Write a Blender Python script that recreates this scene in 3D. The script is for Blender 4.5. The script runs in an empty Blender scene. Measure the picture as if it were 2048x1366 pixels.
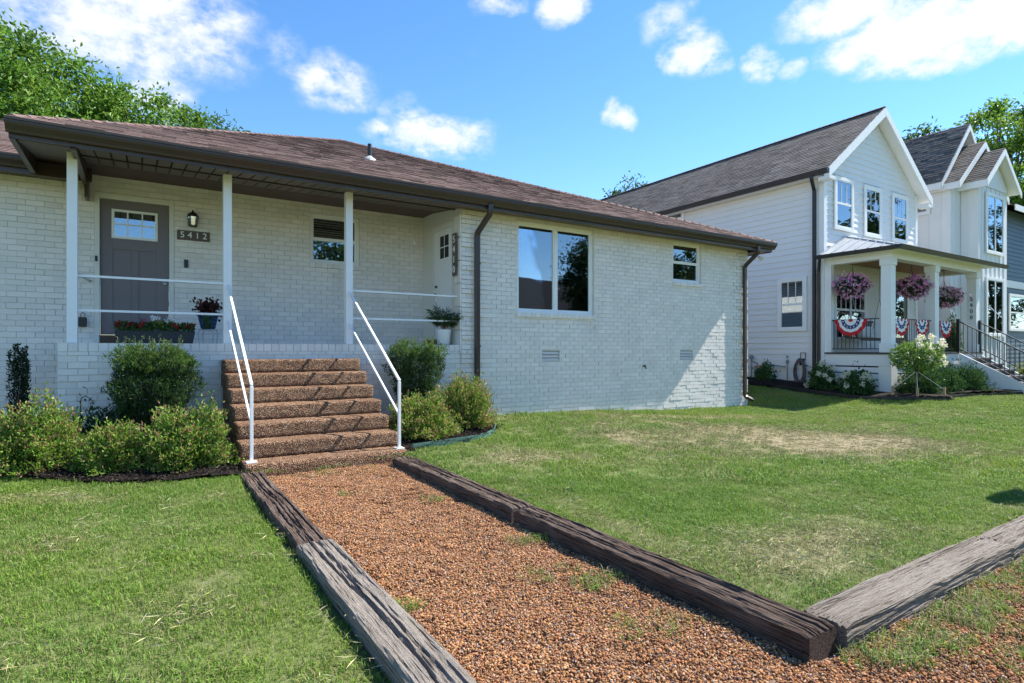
import bpy, math, random
import numpy as np
from mathutils import Vector, Matrix, noise
random.seed(7); rng = np.random.default_rng(7)
R = math.radians
SC = bpy.context.scene
COL = SC.collection

# ------------------------------------------------------------------ camera, sky, sun, exposure
cam = bpy.data.cameras.new('camera'); camo = bpy.data.objects.new('camera', cam); COL.objects.link(camo)
camo.location = (0, 0, 1.40); camo.rotation_euler = (R(90), 0, R(-32.5))
cam.sensor_width = 36; cam.lens = 36*1161/2048; cam.shift_y = 17/2048; cam.clip_start = .05; cam.clip_end = 2000
SC.camera = camo
SUN = Vector((1, -.165, 1.113)).normalized()
W = bpy.data.worlds.new('World'); SC.world = W; W.use_nodes = True
sun = bpy.data.lights.new('sun', 'SUN'); suno = bpy.data.objects.new('sun', sun); COL.objects.link(suno)
sun.energy = 4.5; sun.angle = R(.5); sun.color = (1, .95, .86)
suno.rotation_euler = (-SUN).to_track_quat('-Z', 'Y').to_euler(); suno.location = (30, -5, 33)
SC.view_settings.view_transform = 'Standard'; SC.view_settings.look = 'None'
SC.view_settings.exposure = 1.35; SC.view_settings.gamma = 1
SC.cycles.use_denoising = True; SC.cycles.max_bounces = 7; SC.cycles.transparent_max_bounces = 12

def world():
    nt = W.node_tree; N = nt.nodes; L = nt.links; N.clear()
    out = N.new('ShaderNodeOutputWorld'); bg = N.new('ShaderNodeBackground'); bg.inputs[1].default_value = .135
    sky = N.new('ShaderNodeTexSky'); sky.sky_type = 'NISHITA'; sky.sun_disc = False
    sky.sun_elevation = math.asin(SUN.z); sky.sun_rotation = math.atan2(SUN.x, SUN.y)
    sky.air_density = 1.0; sky.dust_density = .0; sky.ozone_density = 2.0; sky.altitude = 800
    tc = N.new('ShaderNodeTexCoord'); sep = N.new('ShaderNodeSeparateXYZ'); L.new(tc.outputs['Generated'], sep.inputs[0])
    def m(op, a, b=None, clamp=False):
        n = N.new('ShaderNodeMath'); n.operation = op; n.use_clamp = clamp
        for i, v in enumerate((a, b)):
            if v is None: continue
            if isinstance(v, (int, float)): n.inputs[i].default_value = v
            else: L.new(v, n.inputs[i])
        return n.outputs[0]
    az = m('ARCTAN2', sep.outputs[0], sep.outputs[1]); el = m('ARCSINE', sep.outputs[2])
    def noi(scale, detail, rough=.55, off=0):
        n = N.new('ShaderNodeTexNoise'); n.inputs['Scale'].default_value = scale; n.inputs['Detail'].default_value = detail; n.inputs['Roughness'].default_value = rough
        mp = N.new('ShaderNodeMapping'); mp.inputs['Location'].default_value = (off, off*.7, -off); mp.inputs['Scale'].default_value = (1, 1, 1.5); L.new(tc.outputs['Generated'], mp.inputs[0]); L.new(mp.outputs[0], n.inputs['Vector']); return n.outputs['Fac']
    n1 = noi(10, 8, .62); n2 = noi(34, 6, .62); n3 = noi(3.2, 5, .55, 3.3); wa = noi(7, 5, .6, 1.7); we = noi(7, 5, .6, 5.1)
    az = m('ADD', az, m('MULTIPLY', m('SUBTRACT', wa, .5), .12)); el2 = m('ADD', el, m('MULTIPLY', m('SUBTRACT', we, .5), .08))
    # loose cloud groups: heading and height in the sky, half-widths in degrees, thickness
    G = [(-1.2, 25.6, 12, 5.4, .86), (.8, 21.2, 4.2, 4.8, .6), (-8, 24.6, 8, 4, .75), (5, 26.5, 4.5, 3.5, .7), (11.1, 25.4, 3.2, 2.2, .42), (15.3, 23.8, 5.2, 3.0, .72), (24.9, 19.9, 7.6, 2.6, .95), (22.6, 21.6, 3, 1.8, .6),
         (42.6, 22.2, 2.4, 2.0, 1.0), (50.2, 26.4, 3.2, 2.4, .95), (55.8, 24.6, 2.0, 2.2, .85), (37.7, 30.8, 4.2, 2.0, .85), (30.6, 31.2, 3.6, 1.4, .6), (67.3, 23.6, 8.0, 3.2, 1.4), (63.4, 27, 7.2, 2.5, 1.05), (73, 23.5, 6, 3, 1.1),
         (58.5, 23.2, 1.8, 1.1, .5), (52.2, 25, 2.2, 1.1, .55), (21.3, 22.8, 2.8, 1.1, .4), (47.7, 28.6, 3.2, 1.7, .5)]
    acc = None
    for a0, e0, ra, re, wgt in G:
        da = m('MULTIPLY', m('SUBTRACT', az, R(a0)), 1/R(ra)); de = m('MULTIPLY', m('SUBTRACT', el2, R(e0)), 1/R(re))
        r2 = m('ADD', m('MULTIPLY', da, da), m('MULTIPLY', de, de))
        b = m('MULTIPLY', m('SUBTRACT', 1.0, r2, True), wgt)
        acc = b if acc is None else m('MAXIMUM', acc, b)
    gen = m('MULTIPLY', m('SUBTRACT', n3, .63, True), 3.5)
    acc = m('MAXIMUM', acc, gen)
    nn = m('ADD', m('MULTIPLY', m('SUBTRACT', n1, .5), 2.5), m('MULTIPLY', m('SUBTRACT', n2, .5), 1.5))
    dens = m('ADD', acc, m('MULTIPLY', nn, m('MINIMUM', m('MULTIPLY', acc, 1.6), 1.0)))
    mr = N.new('ShaderNodeMapRange'); mr.interpolation_type = 'SMOOTHSTEP'; L.new(dens, mr.inputs[0])
    mr.inputs[1].default_value = .05; mr.inputs[2].default_value = 1.15; mr.inputs[3].default_value = 0; mr.inputs[4].default_value = .96
    hs = N.new('ShaderNodeHueSaturation'); hs.inputs['Saturation'].default_value = 1.22; hs.inputs['Value'].default_value = .82; L.new(sky.outputs[0], hs.inputs['Color'])
    mix = N.new('ShaderNodeMix'); mix.data_type = 'RGBA'; L.new(mr.outputs[0], mix.inputs[0]); L.new(hs.outputs[0], mix.inputs[6])
    mix.inputs[7].default_value = (3.3, 3.35, 3.45, 1)
    L.new(mix.outputs[2], bg.inputs[0]); L.new(bg.outputs[0], out.inputs[0])
world()

# ------------------------------------------------------------------ materials
MATS = {}
class NB:
    def __init__(s, name):
        s.m = bpy.data.materials.new(name); s.m.use_nodes = True; s.N = s.m.node_tree.nodes; s.L = s.m.node_tree.links
        s.p = s.N['Principled BSDF']; s.o = s.N['Material Output']; MATS[name] = s.m
    def new(s, t, **k):
        n = s.N.new(t)
        for a, v in k.items(): setattr(n, a, v)
        return n
    def link(s, a, b): s.L.new(a, b)
    def coord(s, kind='Object', scale=(1, 1, 1)):
        t = s.new('ShaderNodeNewGeometry'); mp = s.new('ShaderNodeMapping'); s.link(t.outputs['Position'], mp.inputs[0]); mp.inputs['Scale'].default_value = scale
        return mp.outputs[0]
    def noise(s, vec, scale, detail=4, rough=.55):
        n = s.new('ShaderNodeTexNoise'); n.inputs['Scale'].default_value = scale; n.inputs['Detail'].default_value = detail; n.inputs['Roughness'].default_value = rough
        s.link(vec, n.inputs['Vector']); return n.outputs['Fac']
    def ramp(s, fac, stops):
        n = s.new('ShaderNodeValToRGB'); e = n.color_ramp.elements
        while len(e) < len(stops): e.new(.5)
        for i, (p, c) in enumerate(stops): e[i].position = p; e[i].color = (*c, 1)
        s.link(fac, n.inputs[0]); return n.outputs[0]
    def mix(s, fac, a, b, mode='MIX'):
        n = s.new('ShaderNodeMix', data_type='RGBA', blend_type=mode)
        for i, v in ((0, fac), (6, a), (7, b)):
            if isinstance(v, (int, float)): n.inputs[i].default_value = v
            elif isinstance(v, tuple): n.inputs[i].default_value = (*v, 1)
            else: s.link(v, n.inputs[i])
        return n.outputs[2]
    def math(s, op, a, b=0):
        n = s.new('ShaderNodeMath', operation=op)
        for i, v in enumerate((a, b)):
            if isinstance(v, (int, float)): n.inputs[i].default_value = v
            else: s.link(v, n.inputs[i])
        return n.outputs[0]
    def bump(s, h, strength=.3, dist=.01):
        n = s.new('ShaderNodeBump'); n.inputs['Strength'].default_value = strength; n.inputs['Distance'].default_value = dist
        s.link(h, n.inputs['Height']); s.link(n.outputs[0], s.p.inputs['Normal'])
    def base(s, c, rough=.6, spec=.4, metal=0):
        if isinstance(c, tuple): s.p.inputs['Base Color'].default_value = (*c, 1)
        else: s.link(c, s.p.inputs['Base Color'])
        s.p.inputs['Roughness'].default_value = rough; s.p.inputs['Specular IOR Level'].default_value = spec; s.p.inputs['Metallic'].default_value = metal
    def var(s):
        a = s.new('ShaderNodeAttribute', attribute_name='var'); o = s.new('ShaderNodeObjectInfo')
        return s.math('FRACT', s.math('ADD', a.outputs['Fac'], o.outputs['Random']))

def paint(name, c, rough=.55, amt=.06, scale=6, bump=.12, dirt=None, bscale=90):
    b = NB(name); v = b.coord(); n = b.noise(v, scale, 5); n2 = b.noise(v, bscale, 3)
    lo = tuple(x*(1-amt) for x in c); hi = tuple(min(1, x*(1+amt)) for x in c)
    col = b.mix(n, lo, hi)
    if dirt:
        d = b.ramp(b.noise(v, 2.3, 6, .7), [(.55, (0, 0, 0)), (.75, (1, 1, 1))]); col = b.mix(b.math('MULTIPLY', d, .35), col, dirt)
    b.base(col, rough); b.bump(n2, bump, .004); return b.m
paint('brick_paint', (.765, .718, .672), .6, .07, 3.5, .16, (.50, .49, .45), 55)
def brick_paint_tint():
    b_ = M_ = MATS['brick_paint']; nt = b_.node_tree; p = nt.nodes['Principled BSDF']; src = p.inputs['Base Color'].links[0].from_socket
    a = nt.nodes.new('ShaderNodeAttribute'); a.attribute_name = 'var'; o = nt.nodes.new('ShaderNodeObjectInfo'); ad = nt.nodes.new('ShaderNodeMath'); nt.links.new(a.outputs['Fac'], ad.inputs[0]); nt.links.new(o.outputs['Random'], ad.inputs[1])
    fr = nt.nodes.new('ShaderNodeMath'); fr.operation = 'FRACT'; nt.links.new(ad.outputs[0], fr.inputs[0]); mr = nt.nodes.new('ShaderNodeMapRange'); nt.links.new(fr.outputs[0], mr.inputs[0]); mr.inputs[3].default_value = .93; mr.inputs[4].default_value = 1.05
    mx = nt.nodes.new('ShaderNodeMix'); mx.data_type = 'RGBA'; mx.blend_type = 'MULTIPLY'; mx.inputs[0].default_value = 1; nt.links.new(src, mx.inputs[6]); nt.links.new(mr.outputs[0], mx.inputs[7]); nt.links.new(mx.outputs[2], p.inputs['Base Color'])
brick_paint_tint()
paint('shaded_mortar', (.63, .60, .56), .8, .12, 9, .3)  # greyer than the bricks: shadow lines of the joints put into the colour
paint('white_metal', (.80, .81, .83), .35, .03, 8, .05)
paint('trim_white', (.80, .80, .79), .5, .04)
paint('siding_white', (.745, .74, .73), .55, .04, 2)
paint('siding_blue', (.10, .145, .19), .55, .06, 2)
paint('wall_cream', (.68, .67, .62), .6, .05, 2)
paint('brown_metal', (.056, .039, .033), .3, .12, 3, .06)
paint('brown_vinyl', (.150, .112, .092), .5, .15, 2, .1)
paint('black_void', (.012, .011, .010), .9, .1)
paint('black_metal', (.018, .019, .021), .4, .1)
paint('dark_gutter', (.030, .032, .036), .4, .1)
paint('door_taupe', (.165, .140, .150), .45, .06, 4, .06)
paint('sign_wood', (.115, .090, .075), .7, .35, 14, .3)
paint('concrete', (.42, .41, .39), .85, .12, 5, .3)
paint('terracotta_brown', (.10, .065, .045), .8, .2)
paint('planter_plastic', (.032, .036, .042), .5, .1)
paint('blue_glaze', (.015, .05, .16), .2, .2)
paint('white_ceramic', (.74, .73, .71), .35, .03)
paint('grey_metal', (.22, .24, .26), .45, .12, 5, .08)
paint('galvanized', (.40, .42, .44), .42, .08, 6, .06)
paint('porch_wood', (.30, .155, .075), .6, .25, 9, .15)
paint('tread_dark', (.075, .070, .072), .75, .15)
paint('stake_wood', (.42, .27, .15), .8, .2, 12)
paint('hose_rubber', (.10, .085, .085), .6, .2)
paint('green_edging', (.075, .16, .13), .5, .2)
paint('interior_dark', (.030, .032, .034), .9, .1)
paint('blind', (.62, .61, .58), .6, .05)
paint('shade_cloth', (.36, .33, .29), .8, .12, 40, .2)
paint('bunting_red', (.52, .018, .025), .75, .1)
paint('bunting_white', (.80, .80, .80), .75, .05)
paint('bunting_blue', (.022, .045, .17), .75, .1)
paint('number_white', (.85, .85, .83), .5, .02)
paint('tan_wall', (.52, .50, .48), .7, .05)
paint('dark_roof', (.035, .034, .036), 1.0, .2, 12, .4).node_tree.nodes['Principled BSDF'].inputs['Specular IOR Level'].default_value = .05
def glass_mat():
    b = NB('glass'); gl = b.new('ShaderNodeBsdfGlossy'); gl.inputs['Roughness'].default_value = .015; gl.inputs['Color'].default_value = (.80, .90, 1, 1)
    tr = b.new('ShaderNodeBsdfTransparent'); tr.inputs[0].default_value = (.72, .78, .80, 1)
    lw = b.new('ShaderNodeFresnel'); lw.inputs[0].default_value = 1.7
    f = b.math('MINIMUM', b.math('ADD', b.math('MULTIPLY', lw.outputs[0], 1.1), .17), 1)
    n = b.noise(b.coord(), 1.3, 2); bu = b.new('ShaderNodeBump'); bu.inputs['Strength'].default_value = .02; bu.inputs['Distance'].default_value = .05
    b.link(n, bu.inputs['Height']); b.link(bu.outputs[0], gl.inputs['Normal'])
    mx = b.new('ShaderNodeMixShader'); b.link(f, mx.inputs[0]); b.link(tr.outputs[0], mx.inputs[1]); b.link(gl.outputs[0], mx.inputs[2]); b.link(mx.outputs[0], b.o.inputs[0])
glass_mat()
def shingle_mat(name, stops):
    b = NB(name); v = b.coord(); vr = b.var(); col = b.ramp(vr, stops); g = b.noise(v, 160, 3, .7)
    col = b.mix(b.math('MULTIPLY', g, .7), col, tuple(x*.35 for x in stops[1][1]), 'MIX')
    st = b.ramp(b.noise(v, .55, 4), [(.4, (1, 1, 1)), (.75, (.78, .76, .76))]); col = b.mix(1.0, col, st, 'MULTIPLY')
    b.base(col, .9, .2); b.bump(g, .6, .006)
shingle_mat('shingle_red', [(0, (.15, .100, .086)), (.35, (.225, .150, .130)), (.7, (.285, .192, .166)), (1, (.185, .138, .126))])
shingle_mat('shingle_grey', [(0, (.10, .088, .080)), (.4, (.19, .165, .148)), (.75, (.26, .225, .20)), (1, (.14, .13, .122))])
def aggregate_mat():
    b = NB('aggregate'); v = b.coord()
    vo = b.new('ShaderNodeTexVoronoi'); vo.inputs['Scale'].default_value = 75; b.link(v, vo.inputs['Vector'])
    sx = b.new('ShaderNodeSeparateColor'); b.link(vo.outputs['Color'], sx.inputs[0])
    col = b.ramp(sx.outputs[0], [(0, (.13, .072, .044)), (.3, (.33, .175, .098)), (.6, (.47, .275, .155)), (.85, (.58, .39, .24)), (1, (.62, .52, .40))])
    dk = b.ramp(vo.outputs['Distance'], [(.25, (1, 1, 1)), (.62, (.34, .28, .24))]); col = b.mix(1.0, col, dk, 'MULTIPLY')
    st = b.ramp(b.noise(v, 2.2, 5, .65), [(.35, (.75, .70, .66)), (.65, (1.0, 1.0, 1.0))]); col = b.mix(1.0, col, st, 'MULTIPLY')
    b.base(col, .75, .35); b.bump(b.math('SUBTRACT', 1, vo.outputs['Distance']), .9, .02)
aggregate_mat()
def timber_mat(name, stops, bias):
    b = NB(name); g = b.coord('Object', (46, 1.5, 46)); v = b.coord()
    n = b.noise(g, 3.0, 9, .75); n2 = b.noise(v, 2.4, 5)
    col = b.ramp(b.math('ADD', b.math('MULTIPLY', n, .7), b.math('MULTIPLY', n2, .35)), stops)
    ck = b.ramp(b.noise(b.coord('Object', (85, 1.0, 85)), 1.5, 4, .6), [(.36, (.16, .14, .12)), (.44, (1, 1, 1))]); col = b.mix(1.0, col, ck, 'MULTIPLY')
    b.base(col, .9, .12); b.bump(n, 1.0, .03)
timber_mat('timber_dark', [(.34, (.026, .018, .014)), (.47, (.095, .065, .052)), (.60, (.20, .150, .122)), (.76, (.33, .275, .235))], 0)
timber_mat('timber_grey', [(.30, (.11, .090, .074)), (.43, (.25, .210, .175)), (.58, (.36, .315, .272)), (.8, (.45, .40, .355))], 0)
def ground_mats():
    b = NB('soil_grass'); v = b.coord(); n = b.new('ShaderNodeAttribute', attribute_name='dry').outputs['Fac']; n2 = b.noise(v, 40, 4, .7)
    col = b.mix(n2, (.070, .105, .026), (.13, .165, .05)); col = b.mix(n, col, b.mix(n2, (.20, .16, .095), (.40, .335, .22)))
    b.base(col, .95, .1); b.bump(n2, .6, .02)
    b = NB('gravel_bed'); v = b.coord(); vo = b.new('ShaderNodeTexVoronoi'); vo.inputs['Scale'].default_value = 70; b.link(v, vo.inputs['Vector'])
    sx = b.new('ShaderNodeSeparateColor'); b.link(vo.outputs['Color'], sx.inputs[0])
    b.base(b.ramp(sx.outputs[0], [(0, (.07, .042, .028)), (.5, (.19, .115, .072)), (1, (.30, .20, .135))]), .9, .2); b.bump(vo.outputs['Distance'], 1, .02)
    b = NB('mulch'); v = b.coord(); n = b.noise(v, 45, 6, .75)
    b.base(b.ramp(n, [(.35, (.010, .008, .007)), (.55, (.030, .023, .020)), (.8, (.085, .070, .060))]), .95, .15); b.bump(n, 1, .04)
    b = NB('bark'); v = b.coord('Object', (9, 9, 1.6)); n = b.noise(v, 2, 6, .7)
    b.base(b.ramp(n, [(.3, (.05, .038, .028)), (.7, (.19, .155, .125))]), .9, .2); b.bump(n, .8, .03)
    b = NB('asphalt'); v = b.coord(); n = b.noise(v, 60, 4, .7); b.base(b.mix(n, (.035, .035, .036), (.075, .073, .07)), .9, .2)
ground_mats()
def leaf_mat(name, trans=.35, rough=.5):
    b = NB(name); a = b.new('ShaderNodeAttribute', attribute_name='col'); b.base(a.outputs['Color'], rough, .35)
    t = b.new('ShaderNodeBsdfTranslucent'); hs = b.new('ShaderNodeHueSaturation'); hs.inputs['Hue'].default_value = .485; hs.inputs['Value'].default_value = 1.25
    b.link(a.outputs['Color'], hs.inputs['Color']); b.link(hs.outputs[0], t.inputs[0])
    mx = b.new('ShaderNodeMixShader'); mx.inputs[0].default_value = trans; b.link(b.p.outputs[0], mx.inputs[1]); b.link(t.outputs[0], mx.inputs[2]); b.link(mx.outputs[0], b.o.inputs[0])
leaf_mat('leaf'); leaf_mat('petal', .3, .7)
def grass_mat():
    b = NB('grass_blade'); a = b.new('ShaderNodeAttribute', attribute_name='col'); r = b.new('ShaderNodeAttribute', attribute_name='var')
    d = b.new('ShaderNodeAttribute', attribute_name='dry', attribute_type='INSTANCER'); t = b.new('ShaderNodeAttribute', attribute_name='tint', attribute_type='INSTANCER')
    f = b.math('LESS_THAN', r.outputs['Fac'], d.outputs['Fac'])
    g = b.mix(t.outputs['Fac'], a.outputs['Color'], b.mix(1.0, a.outputs['Color'], (1.28, 1.12, .75), 'MULTIPLY'))
    st = b.mix(r.outputs['Fac'], (.30, .25, .13), (.40, .345, .21))
    c = b.mix(f, g, st); b.base(c, .55, .3)
    tr = b.new('ShaderNodeBsdfTranslucent'); b.link(c, tr.inputs[0])
    mx = b.new('ShaderNodeMixShader'); mx.inputs[0].default_value = .35; b.link(b.p.outputs[0], mx.inputs[1]); b.link(tr.outputs[0], mx.inputs[2]); b.link(mx.outputs[0], b.o.inputs[0])
grass_mat()
def pebble_mat():
    b = NB('pebble'); a = b.new('ShaderNodeAttribute', attribute_name='col'); n = b.noise(b.coord(), 120, 3)
    b.base(b.mix(1.0, a.outputs['Color'], b.ramp(n, [(.3, (.72, .72, .72)), (.7, (1.15, 1.15, 1.15))]), 'MULTIPLY'), .92, .05)
pebble_mat()
M = MATS

# ------------------------------------------------------------------ builders
def np_mesh(name, V, F, mat, smooth=False):
    V = np.asarray(V, np.float32).reshape(-1, 3); me = bpy.data.meshes.new(name)
    if isinstance(F, np.ndarray):
        k = F.shape[1]; me.vertices.add(len(V)); me.vertices.foreach_set('co', V.ravel())
        me.loops.add(F.size); me.loops.foreach_set('vertex_index', F.ravel().astype(np.int32))
        me.polygons.add(len(F)); me.polygons.foreach_set('loop_start', np.arange(0, F.size, k, dtype=np.int32))
        me.update(calc_edges=True); me.validate()
    else:
        me.from_pydata(V.tolist(), [], F); me.update()
    if mat: me.materials.append(M[mat] if isinstance(mat, str) else mat)
    me.polygons.foreach_set('use_smooth', np.full(len(me.polygons), smooth, bool))
    return me
def attr(me, name, data, typ='FLOAT', dom='POINT'):
    a = me.attributes.new(name, typ, dom)
    data = np.asarray(data, np.float32)
    if typ == 'FLOAT_COLOR':
        if data.shape[1] == 3: data = np.c_[data, np.ones(len(data))]
        a.data.foreach_set('color', data.astype(np.float32).ravel())
    elif typ == 'FLOAT_VECTOR': a.data.foreach_set('vector', data.ravel())
    elif typ == 'INT': a.data.foreach_set('value', data.astype(np.int32))
    else: a.data.foreach_set('value', data.ravel())
def tag(o, label=None, cat=None, group=None, kind=None):
    for k, v in (('label', label), ('category', cat), ('group', group), ('kind', kind)):
        if v: o[k] = v
    return o
def link(name, me, parent=None):
    o = bpy.data.objects.new(name, me); COL.objects.link(o)
    if parent is not None:
        o.parent = parent; o.matrix_parent_inverse = Matrix.Translation(-Vector(parent.get('_o', (0, 0, 0))))
    return o
def thing(name, label, cat, loc, group=None):
    o = bpy.data.objects.new(name, None); COL.objects.link(o); o.location = loc; o['_o'] = list(map(float, loc)); o.empty_display_size = .2
    return tag(o, label, cat, group)
class MB:
    def __init__(s): s.v = []; s.f = []
    def add(s, vs, fs):
        n = len(s.v); s.v += [tuple(p) for p in vs]; s.f += [tuple(i+n for i in f) for f in fs]; return s
    def box(s, x0, x1, y0, y1, z0, z1, rot=None):
        p = [(x, y, z) for z in (z0, z1) for y in (y0, y1) for x in (x0, x1)]
        return s.add(p, [(0, 2, 3, 1), (4, 5, 7, 6), (0, 1, 5, 4), (2, 6, 7, 3), (0, 4, 6, 2), (1, 3, 7, 5)])
    def prism(s, poly, axis, a, b):
        n = len(poly)
        def mk(q, t): return {'x': (t, q[0], q[1]), 'y': (q[0], t, q[1]), 'z': (q[0], q[1], t)}[axis]
        return s.add([mk(q, a) for q in poly]+[mk(q, b) for q in poly], [tuple(range(n))[::-1], tuple(range(n, 2*n))]+[(i, (i+1) % n, n+(i+1) % n, n+i) for i in range(n)])
    def bar(s, a, b, w, h=None, up=(0, 0, 1)):
        a = Vector(a); b = Vector(b); h = h or w; d = (b-a).normalized(); u = Vector(up)
        if abs(d.dot(u)) > .95: u = Vector((0, 1, 0))
        r = d.cross(u).normalized()*w/2; u = r.cross(d).normalized()*h/2
        p = [q+sr*r+su*u for q in (a, b) for sr, su in ((-1, -1), (1, -1), (1, 1), (-1, 1))]
        return s.add(p, [(0, 1, 2, 3), (7, 6, 5, 4)]+[(i, i+4, (i+1) % 4+4, (i+1) % 4) for i in range(4)])
    def tube(s, pts, r, n=8, flat=1.0):
        pts = [Vector(p) for p in pts]; rs = r if isinstance(r, (list, tuple)) else [r]*len(pts); vs = []; u0 = None
        for i, p in enumerate(pts):
            d = (pts[min(i+1, len(pts)-1)]-pts[max(i-1, 0)]).normalized()
            if u0 is None: u0 = d.orthogonal().normalized()
            u0 = (u0-d*u0.dot(d)).normalized(); w = d.cross(u0)
            vs += [p+(u0*math.cos(t)+w*math.sin(t)*flat)*rs[i] for t in (2*math.pi*k/n for k in range(n))]
        m = len(pts); fs = [(i*n+k, i*n+(k+1) % n, (i+1)*n+(k+1) % n, (i+1)*n+k) for i in range(m-1) for k in range(n)]
        return s.add(vs, fs+[tuple(range(n))[::-1], tuple(range((m-1)*n, m*n))])
    def lathe(s, prof, c, n=20):
        vs = [(c[0]+r*math.cos(2*math.pi*k/n), c[1]+r*math.sin(2*math.pi*k/n), c[2]+z) for r, z in prof for k in range(n)]; m = len(prof)
        fs = [(i*n+k, i*n+(k+1) % n, (i+1)*n+(k+1) % n, (i+1)*n+k) for i in range(m-1) for k in range(n)]
        return s.add(vs, fs+[tuple(range(n))[::-1], tuple(range((m-1)*n, m*n))])
    def sphere(s, c, r, n=10, sz=1): return s.lathe([(max(1e-3, r*math.sin(t)), -r*sz*math.cos(t)) for t in (math.pi*i/n for i in range(n+1))], c, n+2)
    def build(s, name, mat, parent=None, bevel=0, smooth=False, label=None, kind=None):
        me = np_mesh(name, s.v, s.f, mat, smooth); o = link(name, me, parent)
        if bevel:
            md = o.modifiers.new('bevel', 'BEVEL'); md.width = bevel; md.segments = 2; md.limit_method = 'ANGLE'
        return tag(o, label, kind=kind)
def wall_holes(mb, x0, x1, z0, z1, holes, y, depth, axis='y'):
    """flat wall at y with openings and their reveals running back by depth"""
    xs = sorted({x0, x1, *[h[i] for h in holes for i in (0, 1)]}); zs = sorted({z0, z1, *[h[i] for h in holes for i in (2, 3)]})
    P = lambda x, z, d=0: (x, y+d, z) if axis == 'y' else (y+d, x, z)
    for a, b in zip(xs, xs[1:]):
        for c, d in zip(zs, zs[1:]):
            if any(h[0] <= a and b <= h[1] and h[2] <= c and d <= h[3] for h in holes): continue
            mb.add([P(a, c), P(b, c), P(b, d), P(a, d)], [(0, 1, 2, 3)])
    for a, b, c, d in holes:
        for q in (((a, c), (b, c)), ((b, c), (b, d)), ((b, d), (a, d)), ((a, d), (a, c))):
            mb.add([P(*q[0]), P(*q[1]), P(*q[1], depth), P(*q[0], depth)], [(0, 1, 2, 3)])
_unit = None
def text_mesh(s, size, depth=.004):
    cu = bpy.data.curves.new('t', 'FONT'); cu.body = s; cu.size = size; cu.extrude = depth; cu.align_x = 'CENTER'; cu.align_y = 'CENTER'
    o = bpy.data.objects.new('t', cu); COL.objects.link(o); bpy.context.view_layer.update()
    me = bpy.data.meshes.new_from_object(o.evaluated_get(bpy.context.evaluated_depsgraph_get())); bpy.data.objects.remove(o); bpy.data.curves.remove(cu)
    return me
def numerals(s, size, mat, mtx, parent, name='number'):
    me = text_mesh(s, size); me.transform(mtx); me.materials.clear(); me.materials.append(M[mat]); return link(name, me, parent)

CX = np.array([.5373, .8434])
def score(P):   # how large a small piece shows in the photograph
    d = P[:, 0]*.5373+P[:, 1]*.8434; u = (P[:, 0]*.8434-P[:, 1]*.5373)/np.maximum(d, .1); v = (P[:, 2]-1.4)/np.maximum(d, .1)
    ok = (d > .5) & (abs(u) < .89) & (v < .61) & (v > -.58)
    return np.where(ok, 1/np.maximum(d, .5)**2, 0)
unit_box = np_mesh('brick', [(x, y, z) for z in (-.5, .5) for y in (-.5, .5) for x in (-.5, .5)], [(0, 2, 3, 1), (4, 5, 7, 6), (0, 1, 5, 4), (2, 6, 7, 3), (0, 4, 6, 2), (1, 3, 7, 5)], 'brick_paint')
BOXF = np.array([(0, 2, 3, 1), (4, 5, 7, 6), (0, 1, 5, 4), (2, 6, 7, 3), (0, 4, 6, 2), (1, 3, 7, 5)])
BOXV = np.array([(x, y, z) for z in (-.5, .5) for y in (-.5, .5) for x in (-.5, .5)], float)
def boxes_np(C, S):
    n = len(C); V = (C[:, None, :]+BOXV[None]*S[:, None, :]).reshape(-1, 3); F = (np.arange(n)[:, None, None]*8+BOXF[None]).reshape(-1, 4); return V, F

# ------------------------------------------------------------------ ground
def sm(t): t = np.clip(t, 0, 1); return t*t*(3-2*t)
def gz(X, Y):
    X = np.asarray(X, float); Y = np.asarray(Y, float)
    z = .02+.20*sm((Y-5)/4)*sm((12-X)/6.5)*sm((X-1.5)/1.5)+.09*sm((Y-5.3)/3)*sm((1.8-X)/1.2)
    z = z+.15*sm((X-12.7)/3)+.22*sm((Y-7.6)/3.5)*sm((X-13.8)/2)
    z = z+.012*np.sin(X*1.7+Y*.9)*np.sin(Y*1.3-X*.4)
    far = np.hypot(X-6, Y-6); z = z*np.clip(1-(far-25)/30, 0, 1)
    return z
inpath = lambda X, Y: (X > .87) & (X < 2.81) & (Y < 6.86)
indrive = lambda X, Y: (Y < 1.58) & (X > 2.56)
def in_poly(px, py, poly):
    px = np.asarray(px); py = np.asarray(py); c = np.zeros(px.shape, bool); n = len(poly)
    for i in range(n):
        (x1, y1), (x2, y2) = poly[i], poly[(i+1) % n]
        if y1 == y2: continue
        c ^= ((y1 > py) != (y2 > py)) & (px < (x2-x1)*(py-y1)/(y2-y1)+x1)
    return c
BEDL = [(-6, 10.6), (-6, 8.9), (-3, 8.85), (-1.9, 8.5), (-1.3, 7.95), (-.8, 7.35), (-.25, 6.95), (.3, 6.78), (.93, 6.72), (.93, 8.98), (-.87, 8.98), (-.87, 10.6)]
BEDR = [(2.79, 8.99), (2.79, 6.9), (3.2, 7.05), (3.85, 7.1), (4.35, 7.35), (4.65, 7.8), (4.95, 8.99)]
BEDN = [(15.45, 14), (15.3, 10), (15.2, 7.6), (15.5, 6.75), (16.15, 6.02), (16.5, 6.12), (17.1, 6.5), (18.2, 6.45), (20.35, 5.9), (20.35, 7.48), (16.42, 7.48), (16.42, 14)]
def fbm(X, Y, k, seed):
    return np.array([noise.fractal(Vector((x*k, y*k, seed)), 1.0, 2.0, 3) for x, y in zip(X, Y)])
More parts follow.
